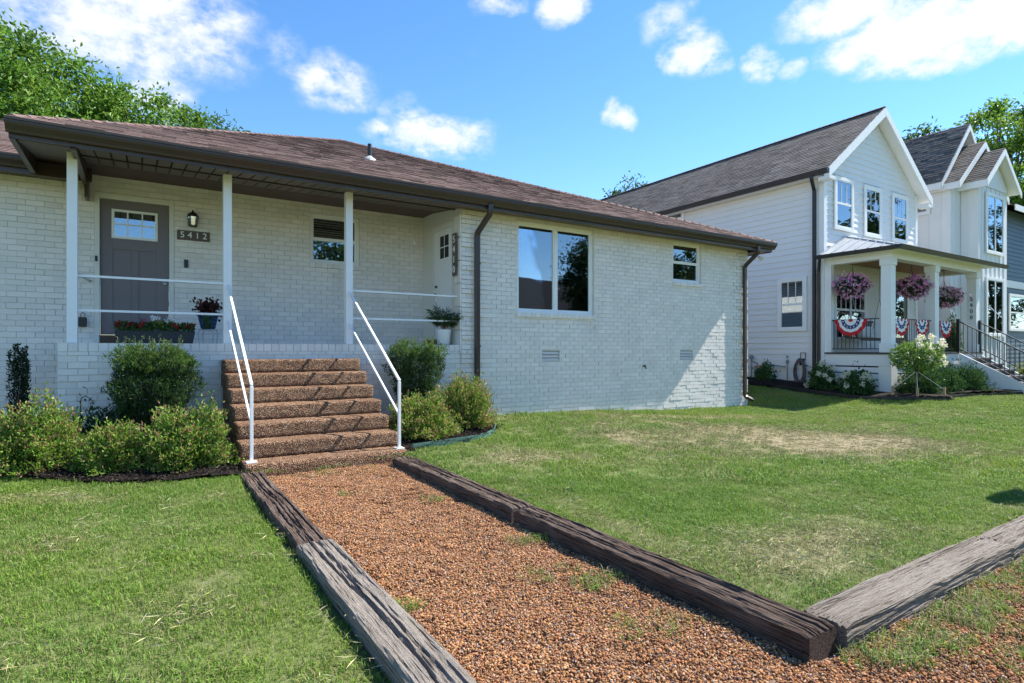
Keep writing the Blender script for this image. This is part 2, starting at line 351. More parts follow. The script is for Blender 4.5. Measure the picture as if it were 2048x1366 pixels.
def dryf(X, Y):
    X = np.asarray(X, float); Y = np.asarray(Y, float); near = (np.hypot(X-8, Y-5) < 26); d = np.full(X.shape, .12)
    n1 = np.zeros(X.shape); n2 = np.zeros(X.shape); n1[near] = fbm(X[near], Y[near], .75, 1.3); n2[near] = fbm(X[near], Y[near], 2.6, 8.1)
    def ell(cx, cy, ax, rl, rs):
        c, s = math.cos(ax), math.sin(ax); a = (X-cx)*c+(Y-cy)*s; b = -(X-cx)*s+(Y-cy)*c; return np.clip(1.25-np.sqrt((a/rl)**2+(b/rs)**2)+n1*.45+n2*.35, 0, 1)
    d = d+.22*np.clip(n1, -.5, 1)+.20*np.clip(n2, -.3, 1)
    for e, w in ((ell(8.4, 5.2, -.75, 3.1, 1.45), 1.0), (ell(3.9, 6.1, -.2, 1.0, .45), .6), (ell(4.0, 2.3, .1, 1.1, .5), .6), (ell(.25, 3.6, 1.2, .9, .3), .28), (ell(9.3, 7.6, -.3, 2.4, .4), .7), (ell(3.1, 3.0, 1.5, 1.6, .22), .4), (ell(-.6, 6.6, -.5, 1.6, .25), .4)):
        d = np.maximum(d, e*w)
    return np.clip(d, .02, .97)
def grid_axis(a, b, fine, lo, hi, step):
    return np.unique(np.round(np.concatenate([np.linspace(lo, a, 24), np.arange(a, b, step), np.linspace(b, hi, 24)]), 4))
xs = grid_axis(-6, 24, 0, -420, 420, .2); ys = grid_axis(-1, 15, 0, -420, 420, .2)
xs = np.unique(np.concatenate([xs, [.868, .872, 2.808, 2.812]])); ys = np.unique(np.concatenate([ys, [6.858, 6.862, 1.578, 1.582]]))
GX, GY = np.meshgrid(xs, ys); GZ = gz(GX, GY); GZ = np.where(inpath(GX, GY) | indrive(GX, GY), -.09, GZ); nx = len(xs); ny = len(ys)
idx = np.arange(nx*ny).reshape(ny, nx); F = np.stack([idx[:-1, :-1], idx[:-1, 1:], idx[1:, 1:], idx[1:, :-1]], -1).reshape(-1, 4)
me = np_mesh('lawn_ground', np.stack([GX, GY, GZ], -1), F, 'soil_grass', True); attr(me, 'dry', dryf(GX.ravel(), GY.ravel()))
tag(link('lawn_ground', me), 'green mown lawn ground around the houses', kind='structure')
def sheet(name, poly, mat, zf, step, kind='structure', label=None):
    px_ = [p[0] for p in poly]; py_ = [p[1] for p in poly]
    gx = np.arange(min(px_), max(px_)+step, step); gy = np.arange(min(py_), max(py_)+step, step); X, Y = np.meshgrid(gx, gy); Z = zf(X, Y)
    idx = np.arange(X.size).reshape(X.shape); F = np.stack([idx[:-1, :-1], idx[:-1, 1:], idx[1:, 1:], idx[1:, :-1]], -1).reshape(-1, 4)
    cx = X.ravel()[F].mean(1); cy = Y.ravel()[F].mean(1); F = F[in_poly(cx, cy, poly)]
    return tag(link(name, np_mesh(name, np.stack([X, Y, Z], -1), F, mat, True)), label, kind=kind)
def wob(X, Y, a=.01, k=6): return a*(np.sin(X*k+np.sin(Y*k*.7)*2)*np.sin(Y*k*1.1+X*2.3))
path_z = lambda X, Y: -.03+wob(X, Y, .012, 3)+.02*sm((Y-4)/3)
sheet('gravel_path', [(.9, -1.2), (2.75, -1.2), (2.75, 6.84), (.9, 6.84)], 'gravel_bed', path_z, .1, label='brown pea gravel path between the timbers')
sheet('gravel_drive', [(2.4, -1.5), (9, -1.5), (9, 1.56), (2.4, 1.56)], 'gravel_bed', lambda X, Y: -.035+wob(X, Y, .012, 3), .1, label='gravel edge of the drive at lower right')
bedz = lambda X, Y: gz(X, Y)+.035+wob(X, Y, .018, 7)
sheet('planting_bed', BEDL, 'mulch', bedz, .06, label='dark mulch bed left of the steps')
sheet('planting_bed', BEDR, 'mulch', bedz, .06, label='dark mulch bed right of the steps')
sheet('planting_bed', BEDN, 'mulch', lambda X, Y: bedz(X, Y)+.10*sm((X-15.2)/1.0), .1, label='dark mulch bed along the neighbouring house')

# ------------------------------------------------------------------ main house
YW, YD, XC, XE = 9.0, 10.61, 4.67, 12.62       # front wall, porch back wall, recess side wall, right end
PF = 1.49                                       # porch floor height
house = thing('brick_house', 'low white painted brick house with brown hip roof and recessed front porch', 'house', (5.5, 12, 0))
CH, BL, MJ = .0812, .2095, .0075
bricks = []      # (centre, size) of every brick facing the street
def course_run(x0, x1, z0, z1, y, holes, raise_=None, proud=.011):
    k = 0; z = z0
    while z < z1-.03:
        zt = min(z+CH, z1); x = x0-(BL/2 if k % 2 else 0)-random.uniform(0, .02)
        while x < x1:
            a, b = max(x, x0), min(x+BL, x1); x += BL
            if b-a < .03: continue
            segs = [(a, b)]
            for h in holes:
                if h[2] < zt-.02 and h[3] > z+.02:
                    ns = []
                    for p, q in segs:
                        if h[1] <= p or h[0] >= q: ns.append((p, q))
                        else:
                            if h[0]-p > .03: ns.append((p, h[0]))
                            if q-h[1] > .03: ns.append((h[1], q))
                    segs = ns
            for p, q in segs:
                pr = proud+random.uniform(-.004, .005)
                if raise_ and raise_((p+q)/2, k): pr += .022
                zz = random.uniform(-.0015, .0015)
                bricks.append(((p+q)/2, y-pr/2, (z+zt)/2+zz, q-p-.0055+random.uniform(-.004, .002), pr, zt-z-.0105+random.uniform(-.002, .002)))
        z += CH; k += 1
WINB = (5.84, 7.69, 2.10, 3.80); WINS = (9.99, 10.92, 2.93, 3.83); VENTS = [(6.41, 6.82, 1.185, 1.385), (10.22, 10.63, 1.185, 1.385)]
front_holes = [WINB, WINS]+VENTS
quoin = lambda x, k: (x < 5.17 or x > 12.11) and k % 5 != 4
fw = MB(); wall_holes(fw, XC, XE, -.2, 3.92, front_holes, YW, .22); fw.add([(XE, YW, -.2), (XE, 25, -.2), (XE, 25, 3.92), (XE, YW, 3.92)], [(0, 1, 2, 3)])
front_wall = fw.build('front_wall', 'shaded_mortar', house)
course_run(XC, XE, -.05, 3.87, YW, front_holes, quoin)
# low porch wall flush with the front wall, soldier course on top
lw = MB(); lw.box(-.876, XC-.002, YW, YW+.22, -.2, PF-.004); porch_wall = lw.build('porch_wall', 'shaded_mortar', house)
course_run(-.876, XC, -.05, PF-.11, YW, [(.93, 2.79, -1, 1.26)])
x = -.876
while x < XC-.03:
    bricks.append((x+.05, YW-.008+.02, PF-.0545, .094+random.uniform(-.004, .003), .045, .105)); x += .1025
lwl = MB(); lwl.box(-.876, -.66, YW+.222, YD-.002, -.2, PF-.006); lwl.build('porch_wall', 'brick_paint', house)
MB().box(-.656, XC-.004, YW+.002+.22, YD-.004, PF-.16, PF-.008).build('porch_floor', 'concrete', house)
# porch back wall carries on to the left as the main wall
DOOR = (-.60, .425, PF-.02, 3.75); WINM = (2.51, 3.40, 2.955, 3.835)
bw = MB(); wall_holes(bw, -8, XC, -.2, 4.1, [DOOR, WINM], YD, .2); back_wall = bw.build('porch_back_wall', 'shaded_mortar', house)
course_run(-4.2, XC, -.05, 4.07, YD, [DOOR, WINM, (-.876, XC, -1, PF)])
sw = MB(); sw.add([(XC, YW, -.2), (XC, YD, -.2), (XC, YD, 4.05), (XC, YW, 3.87)], [(3, 2, 1, 0)]); sw.build('side_wall', 'wall_cream', house)
sw = MB()
for k in range(9):
    z0 = PF+.01+k*.405
    if k < 6: sw.box(XC-.026, XC-.001, YW-.034, YW+.20, z0-.16+.012, z0+.245-.012)
sw.build('quoin', 'brick_paint', house, .004)
B = np.array(bricks); C = B[:, :3]; S = B[:, 3:]; sc = score(C); sc = np.where((C[:, 0] > .9) & (C[:, 0] < 2.8) & (C[:, 2] < 1.2) & (C[:, 1] < 9.2), 0, sc)
order = np.argsort(-sc); top = order[:300]; rest = order[300:]
for i in top:
    par = back_wall if C[i, 1] > 10 else (porch_wall if C[i, 0] < XC else front_wall)
    o = bpy.data.objects.new('brick', unit_box); COL.objects.link(o); o.parent = par; o.matrix_parent_inverse = Matrix()
    o.location = C[i]; o.scale = S[i]; o.rotation_euler = (random.uniform(-.006, .006), random.uniform(-.004, .004), random.uniform(-.006, .006))
V, F = boxes_np(C[rest], S[rest]); me = np_mesh('brickwork', V, F, 'brick_paint'); attr(me, 'var', np.repeat(rng.random(len(rest)), 8)); tag(link('brickwork', me, house), kind='stuff')

def sash_window(parent, x0, x1, z0, z1, y, split=True, vertical=False, depth=.06, sill=True, blind=None, name='window', trim='trim_white', sill_mat='brick_paint', grille=0, fw=.045, ax='y'):
    """window set back in its opening: outer frame, sashes, panes, blinds, dark room behind; ax='x' faces -X"""
    def bx(mb, a, b, c, d, e, f): return mb.box(a, b, c, d, e, f) if ax == 'y' else mb.box(c, d, a, b, e, f)
    w = MB(); yf = y+depth
    for a, b, c, d in ((x0, x0+fw, z0, z1), (x1-fw, x1, z0, z1), (x0+fw, x1-fw, z0, z0+fw), (x0+fw, x1-fw, z1-fw, z1)): bx(w, a, b, yf-.03, yf+.05, c, d)
    win = w.build(name, trim, parent, .003)
    zm = (z0+z1)/2; xm = (x0+x1)/2
    cells = [(x0+fw, x1-fw, zm, z1-fw, 0), (x0+fw, x1-fw, z0+fw, zm, .014)] if split else ([(x0+fw, xm-.03, z0+fw, z1-fw, 0), (xm+.03, x1-fw, z0+fw, z1-fw, 0)] if vertical else [(x0+fw, x1-fw, z0+fw, z1-fw, 0)])
    if vertical: bx(MB(), 0, 0, 0, 0, 0, 0); m = MB(); bx(m, xm-.03, xm+.03, yf-.026, yf+.046, z0+fw, z1-fw); m.build('mullion', trim, win, .003)
    for a, b, c, d, off in cells:
        s = MB(); t = .028
        for p in ((a, a+t, c, d), (b-t, b, c, d), (a+t, b-t, c, c+t), (a+t, b-t, d-t, d)): bx(s, p[0], p[1], yf+off-.012, yf+off+.028, p[2], p[3])
        s.build('sash', trim, win)
        g = MB(); bx(g, a+t, b-t, yf+off+.004, yf+off+.008, c+t, d-t); g.build('pane', 'glass', win)
        if grille and off == 0:
            gm = MB()
            for k in range(1, grille+1): xx = a+t+(b-a-2*t)*k/(grille+1); bx(gm, xx-.008, xx+.008, yf+off-.008, yf+off+.003, c+t, d-t)
            gm.build('muntin', trim, win)
    r = MB(); bx(r, x0+.01, x1-.01, yf+.16, yf+.17, z0+.01, z1-.01)
    bx(r, x0+.002, x0+.012, yf+.051, yf+.16, z0+.01, z1-.01); bx(r, x1-.012, x1-.002, yf+.051, yf+.16, z0+.01, z1-.01); r.build('room_shade', 'interior_dark', win)
    if blind:
        zb = z1-fw
        while zb > blind:
            s = MB(); a, b = x0+fw+.03, x1-fw-.03; q = [(a, yf+.06, zb-.03), (b, yf+.06, zb-.03), (b, yf+.082, zb-.012), (a, yf+.082, zb-.012)]
            s.add([p if ax == 'y' else (p[1], p[0], p[2]) for p in q], [(0, 1, 2, 3)]); s.build('blind_slat', 'blind', win); zb -= .044
    if sill:
        s = MB(); n = max(2, int((x1-x0+.04)/.1)); st = (x1-x0+.04)/n
        for k in range(n):
            sb = MB(); bx(sb, x0-.02+k*st+.002, x0-.02+(k+1)*st-.002, y-.045, y+.09, z0-.085, z0-.004); sb.build('sill_brick', sill_mat, win, .003)
    return win
sash_window(house, *WINB, YW, split=False, vertical=True, depth=.07, fw=.05)
sash_window(house, *WINS, YW, blind=2.98, depth=.06)
sash_window(house, *WINM, YD, blind=3.38, depth=.06)
for a, b, c, d in VENTS:
    v = MB(); v.box(a, b, YW+.05, YW+.06, c, d); vo = v.build('foundation_vent', 'interior_dark', house)
    for k in range(3):
        z = c+.012+k*.064; MB().add([(a+.01, YW-.012, z), (b-.01, YW-.012, z), (b-.01, YW+.04, z+.052), (a+.01, YW+.04, z+.052), (a+.01, YW-.004, z-.006), (b-.01, YW-.004, z-.006), (b-.01, YW+.048, z+.046), (a+.01, YW+.048, z+.046)], [(0, 1, 2, 3), (7, 6, 5, 4), (0, 4, 5, 1), (1, 5, 6, 2), (2, 6, 7, 3), (3, 7, 4, 0)]).build('louvre', 'brick_paint', vo)
sp = MB(); sp.tube([(9.05, YW, 1.05), (9.05, YW-.09, 1.05), (9.05, YW-.11, 1.0)], .014, 8).box(9.02, 9.08, YW-.075, YW-.065, 1.07, 1.085); sp.box(9.045, 9.055, YW-.08, YW-.06, 1.05, 1.075); sp.build('hose_tap', 'black_metal', house)
# front door
fr = MB(); fr.box(-.60, -.535, YD-.02, YD+.12, PF, 3.75).box(.36, .425, YD-.02, YD+.12, PF, 3.75).box(-.535, .36, YD-.02, YD+.12, 3.672, 3.75); fr.build('door_frame', 'wall_cream', house, .004)
MB().box(-.53, .355, YD-.04, YD+.12, PF, PF+.135).build('door_step', 'terracotta_brown', house)
dz0, dz1 = PF+.14, 3.668; dx0, dx1 = -.53, .356; yd = YD+.05
door = MB().box(dx0, dx1, yd, yd+.04, dz0, dz1).build('front_door', 'door_taupe', house)
def rails(y, rects, mat, par, t=.012):
    for r in rects: MB().box(r[0], r[1], y-t, y-.0005, r[2], r[3]).build('door_rail', mat, par, .003)
lx0, lx1, lz0, lz1 = -.375, .19, 3.11, 3.52
rails(yd, [(dx0, lx0-.0, dz0, dz1), (lx1, dx1, dz0, dz1), (lx0, lx1, lz1, dz1), (lx0, lx1, 2.93, lz0), (lx0, lx1, dz0, dz0+.2), (-.135, -.045, dz0+.2, 2.93)], 'door_taupe', door)
lf = MB(); lf.box(lx0-.015, lx1+.015, yd-.022, yd-.012, lz0-.015, lz0+.02).box(lx0-.015, lx1+.015, yd-.022, yd-.012, lz1-.02, lz1+.015).box(lx0-.015, lx0+.02, yd-.022, yd-.012, lz0+.02, lz1-.02).box(lx1-.02, lx1+.015, yd-.022, yd-.012, lz0+.02, lz1-.02)
zmid = (lz0+lz1)/2; lf.box(lx0+.02, lx1-.02, yd-.02, yd-.0125, zmid-.009, zmid+.009)
for k in (1, 2): xx = lx0+(lx1-lx0)*k/3; lf.box(xx-.009, xx+.009, yd-.0195, yd-.012, lz0+.02, zmid-.009).box(xx-.009, xx+.009, yd-.0195, yd-.012, zmid+.009, lz1-.02)
lite = lf.build('door_window', 'trim_white', door)
for i in range(3):
    for j in range(2):
        a = lx0+(lx1-lx0)*i/3; c = lz0+(lz1-lz0)*j/2; MB().box(a+.008, a+(lx1-lx0)/3-.008, yd-.009, yd-.006, c+.01, c+(lz1-lz0)/2-.01).build('pane', 'glass', lite)
MB().lathe([(.001, .0), (.026, .0), (.03, .02), (.02, .045), (.001, .05)], (0, 0, 0), 14).build('door_knob', 'galvanized', door, smooth=True).data.transform(Matrix.Translation((.305, yd-.012, 2.44)) @ Matrix.Rotation(R(90), 4, 'X'))
MB().box(.56, .62, YD-.036, YD-.013, 2.71, 2.84).build('door_chime_button', 'black_metal', house, .004)
MB().box(-.59, -.56, YD-.034, YD-.02, 2.72, 2.80).build('door_sensor', 'black_metal', house)
# side door 5410
sd = MB(); sd.box(XC-.03, XC-.001, 9.22, 9.29, PF, 3.70).box(XC-.03, XC-.001, 10.02, 10.20, PF, 3.70).box(XC-.03, XC-.001, 9.29, 10.02, 3.61, 3.70); sd.build('side_door_frame', 'wall_cream', house, .003)
sdo = MB().box(XC-.014, XC-.002, 9.295, 10.015, PF+.05, 3.605).build('side_door', 'trim_white', house)
w = MB(); w.box(XC-.02, XC-.0145, 9.40, 9.80, 3.06, 3.08).box(XC-.02, XC-.0145, 9.40, 9.80, 3.49, 3.51).box(XC-.02, XC-.0145, 9.40, 9.42, 3.08, 3.49).box(XC-.02, XC-.0145, 9.78, 9.80, 3.08, 3.49).box(XC-.02, XC-.0145, 9.59, 9.61, 3.08, 3.49).box(XC-.02, XC-.0145, 9.42, 9.78, 3.275, 3.295); sdw = w.build('door_window', 'trim_white', sdo)
for a in (9.42, 9.61):
    for c in (3.08, 3.295): MB().box(XC-.017, XC-.0142, a, a+.17, c, c+.195).build('pane', 'interior_dark', sdw)
MB().sphere((XC-.045, 9.93, 2.43), .03).build('door_knob', 'black_metal', sdo); MB().sphere((XC-.03, 9.93, 2.58), .025).build('deadbolt', 'black_metal', sdo)
# soffit boards, fascia, gutter
sof = lambda y: 3.80+(y-8.55)*.141
def soffit(x0, x1, y0, y1):
    x = x0
    while x < x1-.02:
        b = min(x+.165, x1); a = x+.009; b -= .009; x += .165
        MB().add([(a, y0, sof(y0)), (b, y0, sof(y0)), (b, y1, sof(y1)), (a, y1, sof(y1)), (a, y0, sof(y0)+.012), (b, y0, sof(y0)+.012), (b, y1, sof(y1)+.012), (a, y1, sof(y1)+.012)], [(0, 3, 2, 1), (4, 5, 6, 7), (0, 1, 5, 4), (1, 2, 6, 5), (2, 3, 7, 6), (3, 0, 4, 7)]).build('soffit_board', 'brown_vinyl', house)
soffit(-.66, XC-.001, 8.60, 9.19); soffit(-.66, XC-.001, 9.215, YD-.002); soffit(XC+.001, 12.95, 8.60, YW-.015)
k = 0; y = 8.66
while y < 10.05:                                                  # boards of the left overhang run the other way
    MB().box(-1.21, -.72, y, y+.068, sof(y)-.004, sof(y)+.008).build('soffit_board', 'brown_vinyl', house); y += .083
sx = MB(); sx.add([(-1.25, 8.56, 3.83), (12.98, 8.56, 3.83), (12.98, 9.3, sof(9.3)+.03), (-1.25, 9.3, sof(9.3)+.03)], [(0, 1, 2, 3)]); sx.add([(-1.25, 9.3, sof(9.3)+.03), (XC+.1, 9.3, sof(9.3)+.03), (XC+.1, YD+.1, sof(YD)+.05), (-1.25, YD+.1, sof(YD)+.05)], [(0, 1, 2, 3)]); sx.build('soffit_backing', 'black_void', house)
tr = MB(); tr.box(-.72, -.66, 8.60, YD-.003, 3.78, 3.80+.2); tr.bar((-.69, 8.62, 3.80), (-.69, YD-.02, 4.07), .05, .05); tr.box(-1.27, -1.215, 8.57, 10.12, 3.79, 3.985); tr.box(-.66, XC-.001, 9.192, 9.213, 3.872, 3.90)
tr.build('soffit_trim', 'brown_metal', house)
MB().box(-.70, -.655, YD-.30, YD-.014, 3.60, 4.05).build('soffit_end_board', 'brown_metal', house)
MB().box(-8, -.60, 10.13, 10.16, 3.78, 3.97).build('fascia', 'brown_metal', house)
x = -8
while x < -.95:
    MB().box(x+.004, x+.16, 10.165, YD-.003, 3.85, 3.862).build('soffit_board', 'brown_vinyl', house); x += .165
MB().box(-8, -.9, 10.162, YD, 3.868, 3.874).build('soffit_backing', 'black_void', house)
MB().box(-1.27, 13.0, 8.555, 8.585, 3.80, 3.985).build('fascia', 'brown_metal', house)
MB().box(12.985, 13.02, 8.59, 25, 3.785, 3.985).build('fascia', 'brown_metal', house)
MB().box(12.63, 12.985, 8.59, 25, 3.80, 3.815).build('side_soffit', 'brown_vinyl', house)
gp = [(8.553, 3.99), (8.553, 3.845), (8.502, 3.845), (8.492, 3.872), (8.470, 3.898), (8.450, 3.920), (8.440, 3.948), (8.440, 3.968), (8.428, 3.974), (8.426, 3.998), (8.436, 4.004), (8.446, 3.998), (8.452, 3.96), (8.545, 3.96)]
g = MB(); g.prism(gp, 'x', -1.29, 13.03); g.build('gutter', 'brown_metal', house)
g = MB(); g.prism([(y+1.575, z) for y, z in gp], 'x', -8, -1.275); g.build('gutter', 'brown_metal', house)
def sweep_rect(path, w, d, rad=.06):
    """rectangular pipe along a path with rounded elbows; w is measured across, along X"""
    P = [Vector(p) for p in path]; pts = [P[0]]
    for a_, b_, c_ in zip(P, P[1:], P[2:]):
        r_ = min(rad, (b_-a_).length*.45, (c_-b_).length*.45); p0 = b_+(a_-b_).normalized()*r_; p1 = b_+(c_-b_).normalized()*r_
        pts += [p0*(1-t)**2+b_*2*t*(1-t)+p1*t*t for t in (0, .2, .4, .6, .8, 1)]
    pts.append(P[-1]); mb = MB(); V_ = []
    for i, p in enumerate(pts):
        t = (pts[min(i+1, len(pts)-1)]-pts[max(i-1, 0)]).normalized(); r_ = Vector((1, 0, 0)); r_ = (r_-t*r_.dot(t)).normalized(); n_ = t.cross(r_)
        V_ += [p+r_*x_*w/2+n_*y_*d/2 for x_, y_ in ((-1, -.7), (-.8, -1), (-.1, -1), (0, -.85), (.1, -1), (.8, -1), (1, -.7), (1, .7), (.8, 1), (-.8, 1), (-1, .7))]
    k = 11; return mb.add(V_, [(i*k+j, i*k+(j+1) % k, (i+1)*k+(j+1) % k, (i+1)*k+j) for i in range(len(pts)-1) for j in range(k)]+[tuple(range(k))[::-1], tuple(range((len(pts)-1)*k, len(pts)*k))])
def downspout(xt, xb, kick):
    path = [(xt, 8.50, 3.87), (xt, 8.50, 3.72), (xb, YW-.08, 3.45), (xb, YW-.08, .30)]
    if kick: path[-1:] = [(xb, YW-.08, .27), (xb+.12, YW-.24, .17)]
    o = sweep_rect(path, .09, .07).build('downspout', 'brown_metal', house)
    for z in (2.9, 1.45): MB().box(xb-.052, xb+.052, YW-.119, YW-.116, z, z+.03).build('strap', 'brown_metal', o)
downspout(4.98, 4.96, False); downspout(12.36, 12.44, True)
# columns and porch rails
for cxx in (-.735, 1.013, 2.735):
    MB().box(cxx-.054, cxx+.054, YW+.02, YW+.128, PF, 3.868).build('porch_column', 'white_metal', house, .004)
for a, b in ((-.681, .959), (2.789, XC-.03)):
    for z in (2.335, 1.90): MB().box(a, b, YW+.06, YW+.088, z-.014, z+.014).build('porch_rail', 'white_metal', house)
# roof
pk = Vector((4.85, 16.75, 7.44)); eL = Vector((-1.29, 8.44, 4.0)); eR = Vector((13.05, 8.44, 4.0)); bL = Vector((-1.29, 25, 4.0)); bR = Vector((13.05, 25, 4.0))
rf = MB(); rf.add([eL, eR, bR, bL, pk], [(0, 1, 4), (1, 2, 4), (2, 3, 4), (3, 0, 4), (0, 3, 2, 1)]); roof = rf.build('roof', 'shingle_red', house)
l0 = Vector((-8, 10.02, 4.0)); l1 = Vector((-.9, 10.02, 4.0)); l2 = Vector((-.9, 13.8, 5.55)); l3 = Vector((-8, 13.8, 5.55))
rf2 = MB(); rf2.add([l0, l1, l2, l3, (-8, 17.6, 4), (-.9, 17.6, 4)], [(0, 1, 2, 3), (3, 2, 5, 4), (0, 3, 4)]); roof2 = rf2.build('left_roof', 'shingle_red', house)
def shingles(o, eu, ev, poly, expo, tabw, th=.012):
    """tabs laid in courses up a slope: o + eu*x + ev*y, clipped to a convex polygon in (x, y)"""
    nn = np.cross(eu, ev); out = []; ymax = max(p[1] for p in poly); j = 0
    while j*expo < ymax-.02:
        y0, y1 = j*expo, min((j+1.1)*expo, ymax); ym = y0+.35*expo; xsx = []
        for i in range(len(poly)):
            (ax, ay), (bx, by) = poly[i], poly[(i+1) % len(poly)]
            if (ay-ym)*(by-ym) < 0 or ay == ym: xsx.append(ax+(bx-ax)*(ym-ay)/(by-ay))
        j += 1
        if len(xsx) < 2: continue
        x, xe = min(xsx), max(xsx); x0 = x; x = x-random.uniform(0, tabw)
        while x < xe:
            b = x+tabw*random.choice((.55, .8, 1, 1.25)); a2, b2 = max(x, x0), min(b, xe)
            if b2-a2 > .02:
                t = th*random.uniform(.7, 1.25); out.append((a2+.003, b2-.003, y0+random.uniform(-.004, .004), y1, t))
            x = b
    A = np.array(out); n = len(A); P = lambda x, y, h: np.asarray(o)[None]+np.outer(x, eu)+np.outer(y, ev)+np.outer(h, nn)
    z = np.full(n, .002); V = np.stack([P(A[:, 0], A[:, 2], z), P(A[:, 1], A[:, 2], z), P(A[:, 1], A[:, 2], A[:, 4]), P(A[:, 0], A[:, 2], A[:, 4]), P(A[:, 1], A[:, 3], z+.001), P(A[:, 0], A[:, 3], z+.001)], 1)
    return V
SHF = [(0, 1, 2, 3), (3, 2, 4, 5), (0, 3, 5), (1, 4, 2)]
def shingle_obj(V, name, mat, parent, kind='stuff'):
    n = len(V); q = np.arange(n)[:, None]*6
    Vv = V.reshape(-1, 3); T = np.concatenate([np.array([(0, 1, 2), (0, 2, 3), (3, 2, 4), (3, 4, 5), (0, 3, 5), (1, 4, 2)])[None]+q[:, :, None]], 0).reshape(-1, 3)
    me = np_mesh(name, Vv, T, mat); attr(me, 'var', np.repeat(rng.random(n), 6)); return tag(link(name, me, parent), kind=kind)
ev = Vector((0, pk.y-eL.y, pk.z-4)).normalized(); ln = (pk-Vector((pk.x, eL.y, 4))).length
V = shingles(eL, np.array((1., 0, 0)), np.array(ev), [(0, 0), (eR.x-eL.x, 0), (pk.x-eL.x, ln)], .142, .31)
Cc = V.mean(1); order = np.argsort(-score(Cc)*np.where(V[:, 1, 0]-V[:, 0, 0] > .1, 1, .3)); top = order[:300]
for i in top:
    c = V[i].mean(0); me = np_mesh('shingle', V[i]-c, SHF, 'shingle_red'); o = bpy.data.objects.new('shingle', me); COL.objects.link(o); o.parent = roof; o.location = c
shingle_obj(V[order[300:]], 'shingle_field', 'shingle_red', roof)
ev2 = Vector((0, 3.78, 1.55)).normalized(); shingle_obj(shingles(l0, np.array((1., 0, 0)), np.array(ev2), [(0, 0), (7.1, 0), (7.1, 4.08), (0, 4.08)], .142, .31), 'shingle_field', 'shingle_red', roof2)
ex = Vector((pk.x-13.05, 0, pk.z-4)).normalized(); shingle_obj(shingles(bR, np.array((0, -1., 0)), np.array(ex), [(0, 0), (25-8.44, 0), (25-16.75, (pk-Vector((13.05, 16.75, 4))).length)], .142, .31), 'shingle_field', 'shingle_red', roof)
def hipcap(a, b, parent, mat, w=.13, step=.2):
    a = Vector(a); b = Vector(b); d = (b-a); n = int(d.length/step); mb = MB(); dn = d.normalized(); r = dn.cross(Vector((0, 0, 1))).normalized(); vs = []
    for k in range(n):
        p = a+d*(k/n); q = a+d*((k+1.15)/n); h0, h1 = .036, .024
        mb.add([p-r*w+Vector((0, 0, -.035)), p+Vector((0, 0, h0)), p+r*w+Vector((0, 0, -.035)), q-r*w+Vector((0, 0, -.045)), q+Vector((0, 0, h1)), q+r*w+Vector((0, 0, -.045))], [(0, 1, 4, 3), (1, 2, 5, 4), (0, 2, 1)])
    o = mb.build('ridge_cap', mat, parent); attr(o.data, 'var', np.repeat(rng.random(n), 6)); return o
hipcap(eR+Vector((-.05, .05, .02)), pk, roof, 'shingle_red'); hipcap(eL+Vector((.05, .07, .02)), pk, roof, 'shingle_red')
vp = MB(); vp.tube([(3.93, 11.6, 5.2), (3.93, 11.6, 5.62)], .04, 12); vpo = vp.build('vent_pipe', 'black_metal', roof); MB().lathe([(.17, -.06), (.13, .0), (.055, .06), (.045, .07)], (3.93, 11.6, 5.30), 14).build('pipe_flashing', 'galvanized', roof)

# steps
steps = thing('front_steps', 'seven brown exposed aggregate concrete steps up to the porch', 'steps', (1.86, 7.9, 0))
def rough_box(x0, x1, y0, y1, z0, z1, n=(60, 10, 8), amp=.005, rr=.018, seed=0):
    V = []; F = []; idm = {}
    def pt(i, j, k):
        key = (i, j, k)
        if key in idm: return idm[key]
        p = Vector((x0+(x1-x0)*i/n[0], y0+(y1-y0)*j/n[1], z0+(z1-z0)*k/n[2]))
        e = sum(1 for a, m in ((i, n[0]), (j, n[1]), (k, n[2])) if a in (0, m))
        c = Vector(((x0+x1)/2, (y0+y1)/2, (z0+z1)/2)); q = p.copy()
        if e >= 2:
            for ax, (a, m) in enumerate(((i, n[0]), (j, n[1]), (k, n[2]))):
                if a in (0, m): q[ax] += rr*.35*(1 if a == 0 else -1)
        nz = noise.noise(p*18+Vector((seed, 0, 0))); nz2 = noise.noise(p*60+Vector((seed, 3, 0)))
        dn = (q-c); dn = Vector((math.copysign(1, dn.x) if i in (0, n[0]) else 0, math.copysign(1, dn.y) if j in (0, n[1]) else 0, math.copysign(1, dn.z) if k in (0, n[2]) else 0))
        if dn.length: q += dn.normalized()*(nz*amp*1.4+nz2*amp)
        idm[key] = len(V); V.append(q); return idm[key]
    def face(f): F.append(tuple(pt(*p) for p in f))
    for i in range(n[0]):
        for j in range(n[1]): face(((i, j, 0), (i, j+1, 0), (i+1, j+1, 0), (i+1, j, 0))); face(((i, j, n[2]), (i+1, j, n[2]), (i+1, j+1, n[2]), (i, j+1, n[2])))
        for k in range(n[2]): face(((i, 0, k), (i+1, 0, k), (i+1, 0, k+1), (i, 0, k+1))); face(((i, n[1], k), (i, n[1], k+1), (i+1, n[1], k+1), (i+1, n[1], k)))
    for j in range(n[1]):
        for k in range(n[2]): face(((0, j, k), (0, j, k+1), (0, j+1, k+1), (0, j+1, k))); face(((n[0], j, k), (n[0], j+1, k), (n[0], j+1, k+1), (n[0], j, k+1)))
    return V, F
for i in range(7):
    y0 = 6.84+.308*i; z1 = .16+.1848*i; z0 = z1-.1848-.002 if i else -.25
    V, F = rough_box(.926-.004*(i % 2), 2.796+.004*(i % 2), y0, min(y0+.62, 8.985), z0+(.004 if i else 0), z1, (70, 12, 8), .0032, seed=i*7)
    link('step', np_mesh('step', V, F, 'aggregate', True), steps)
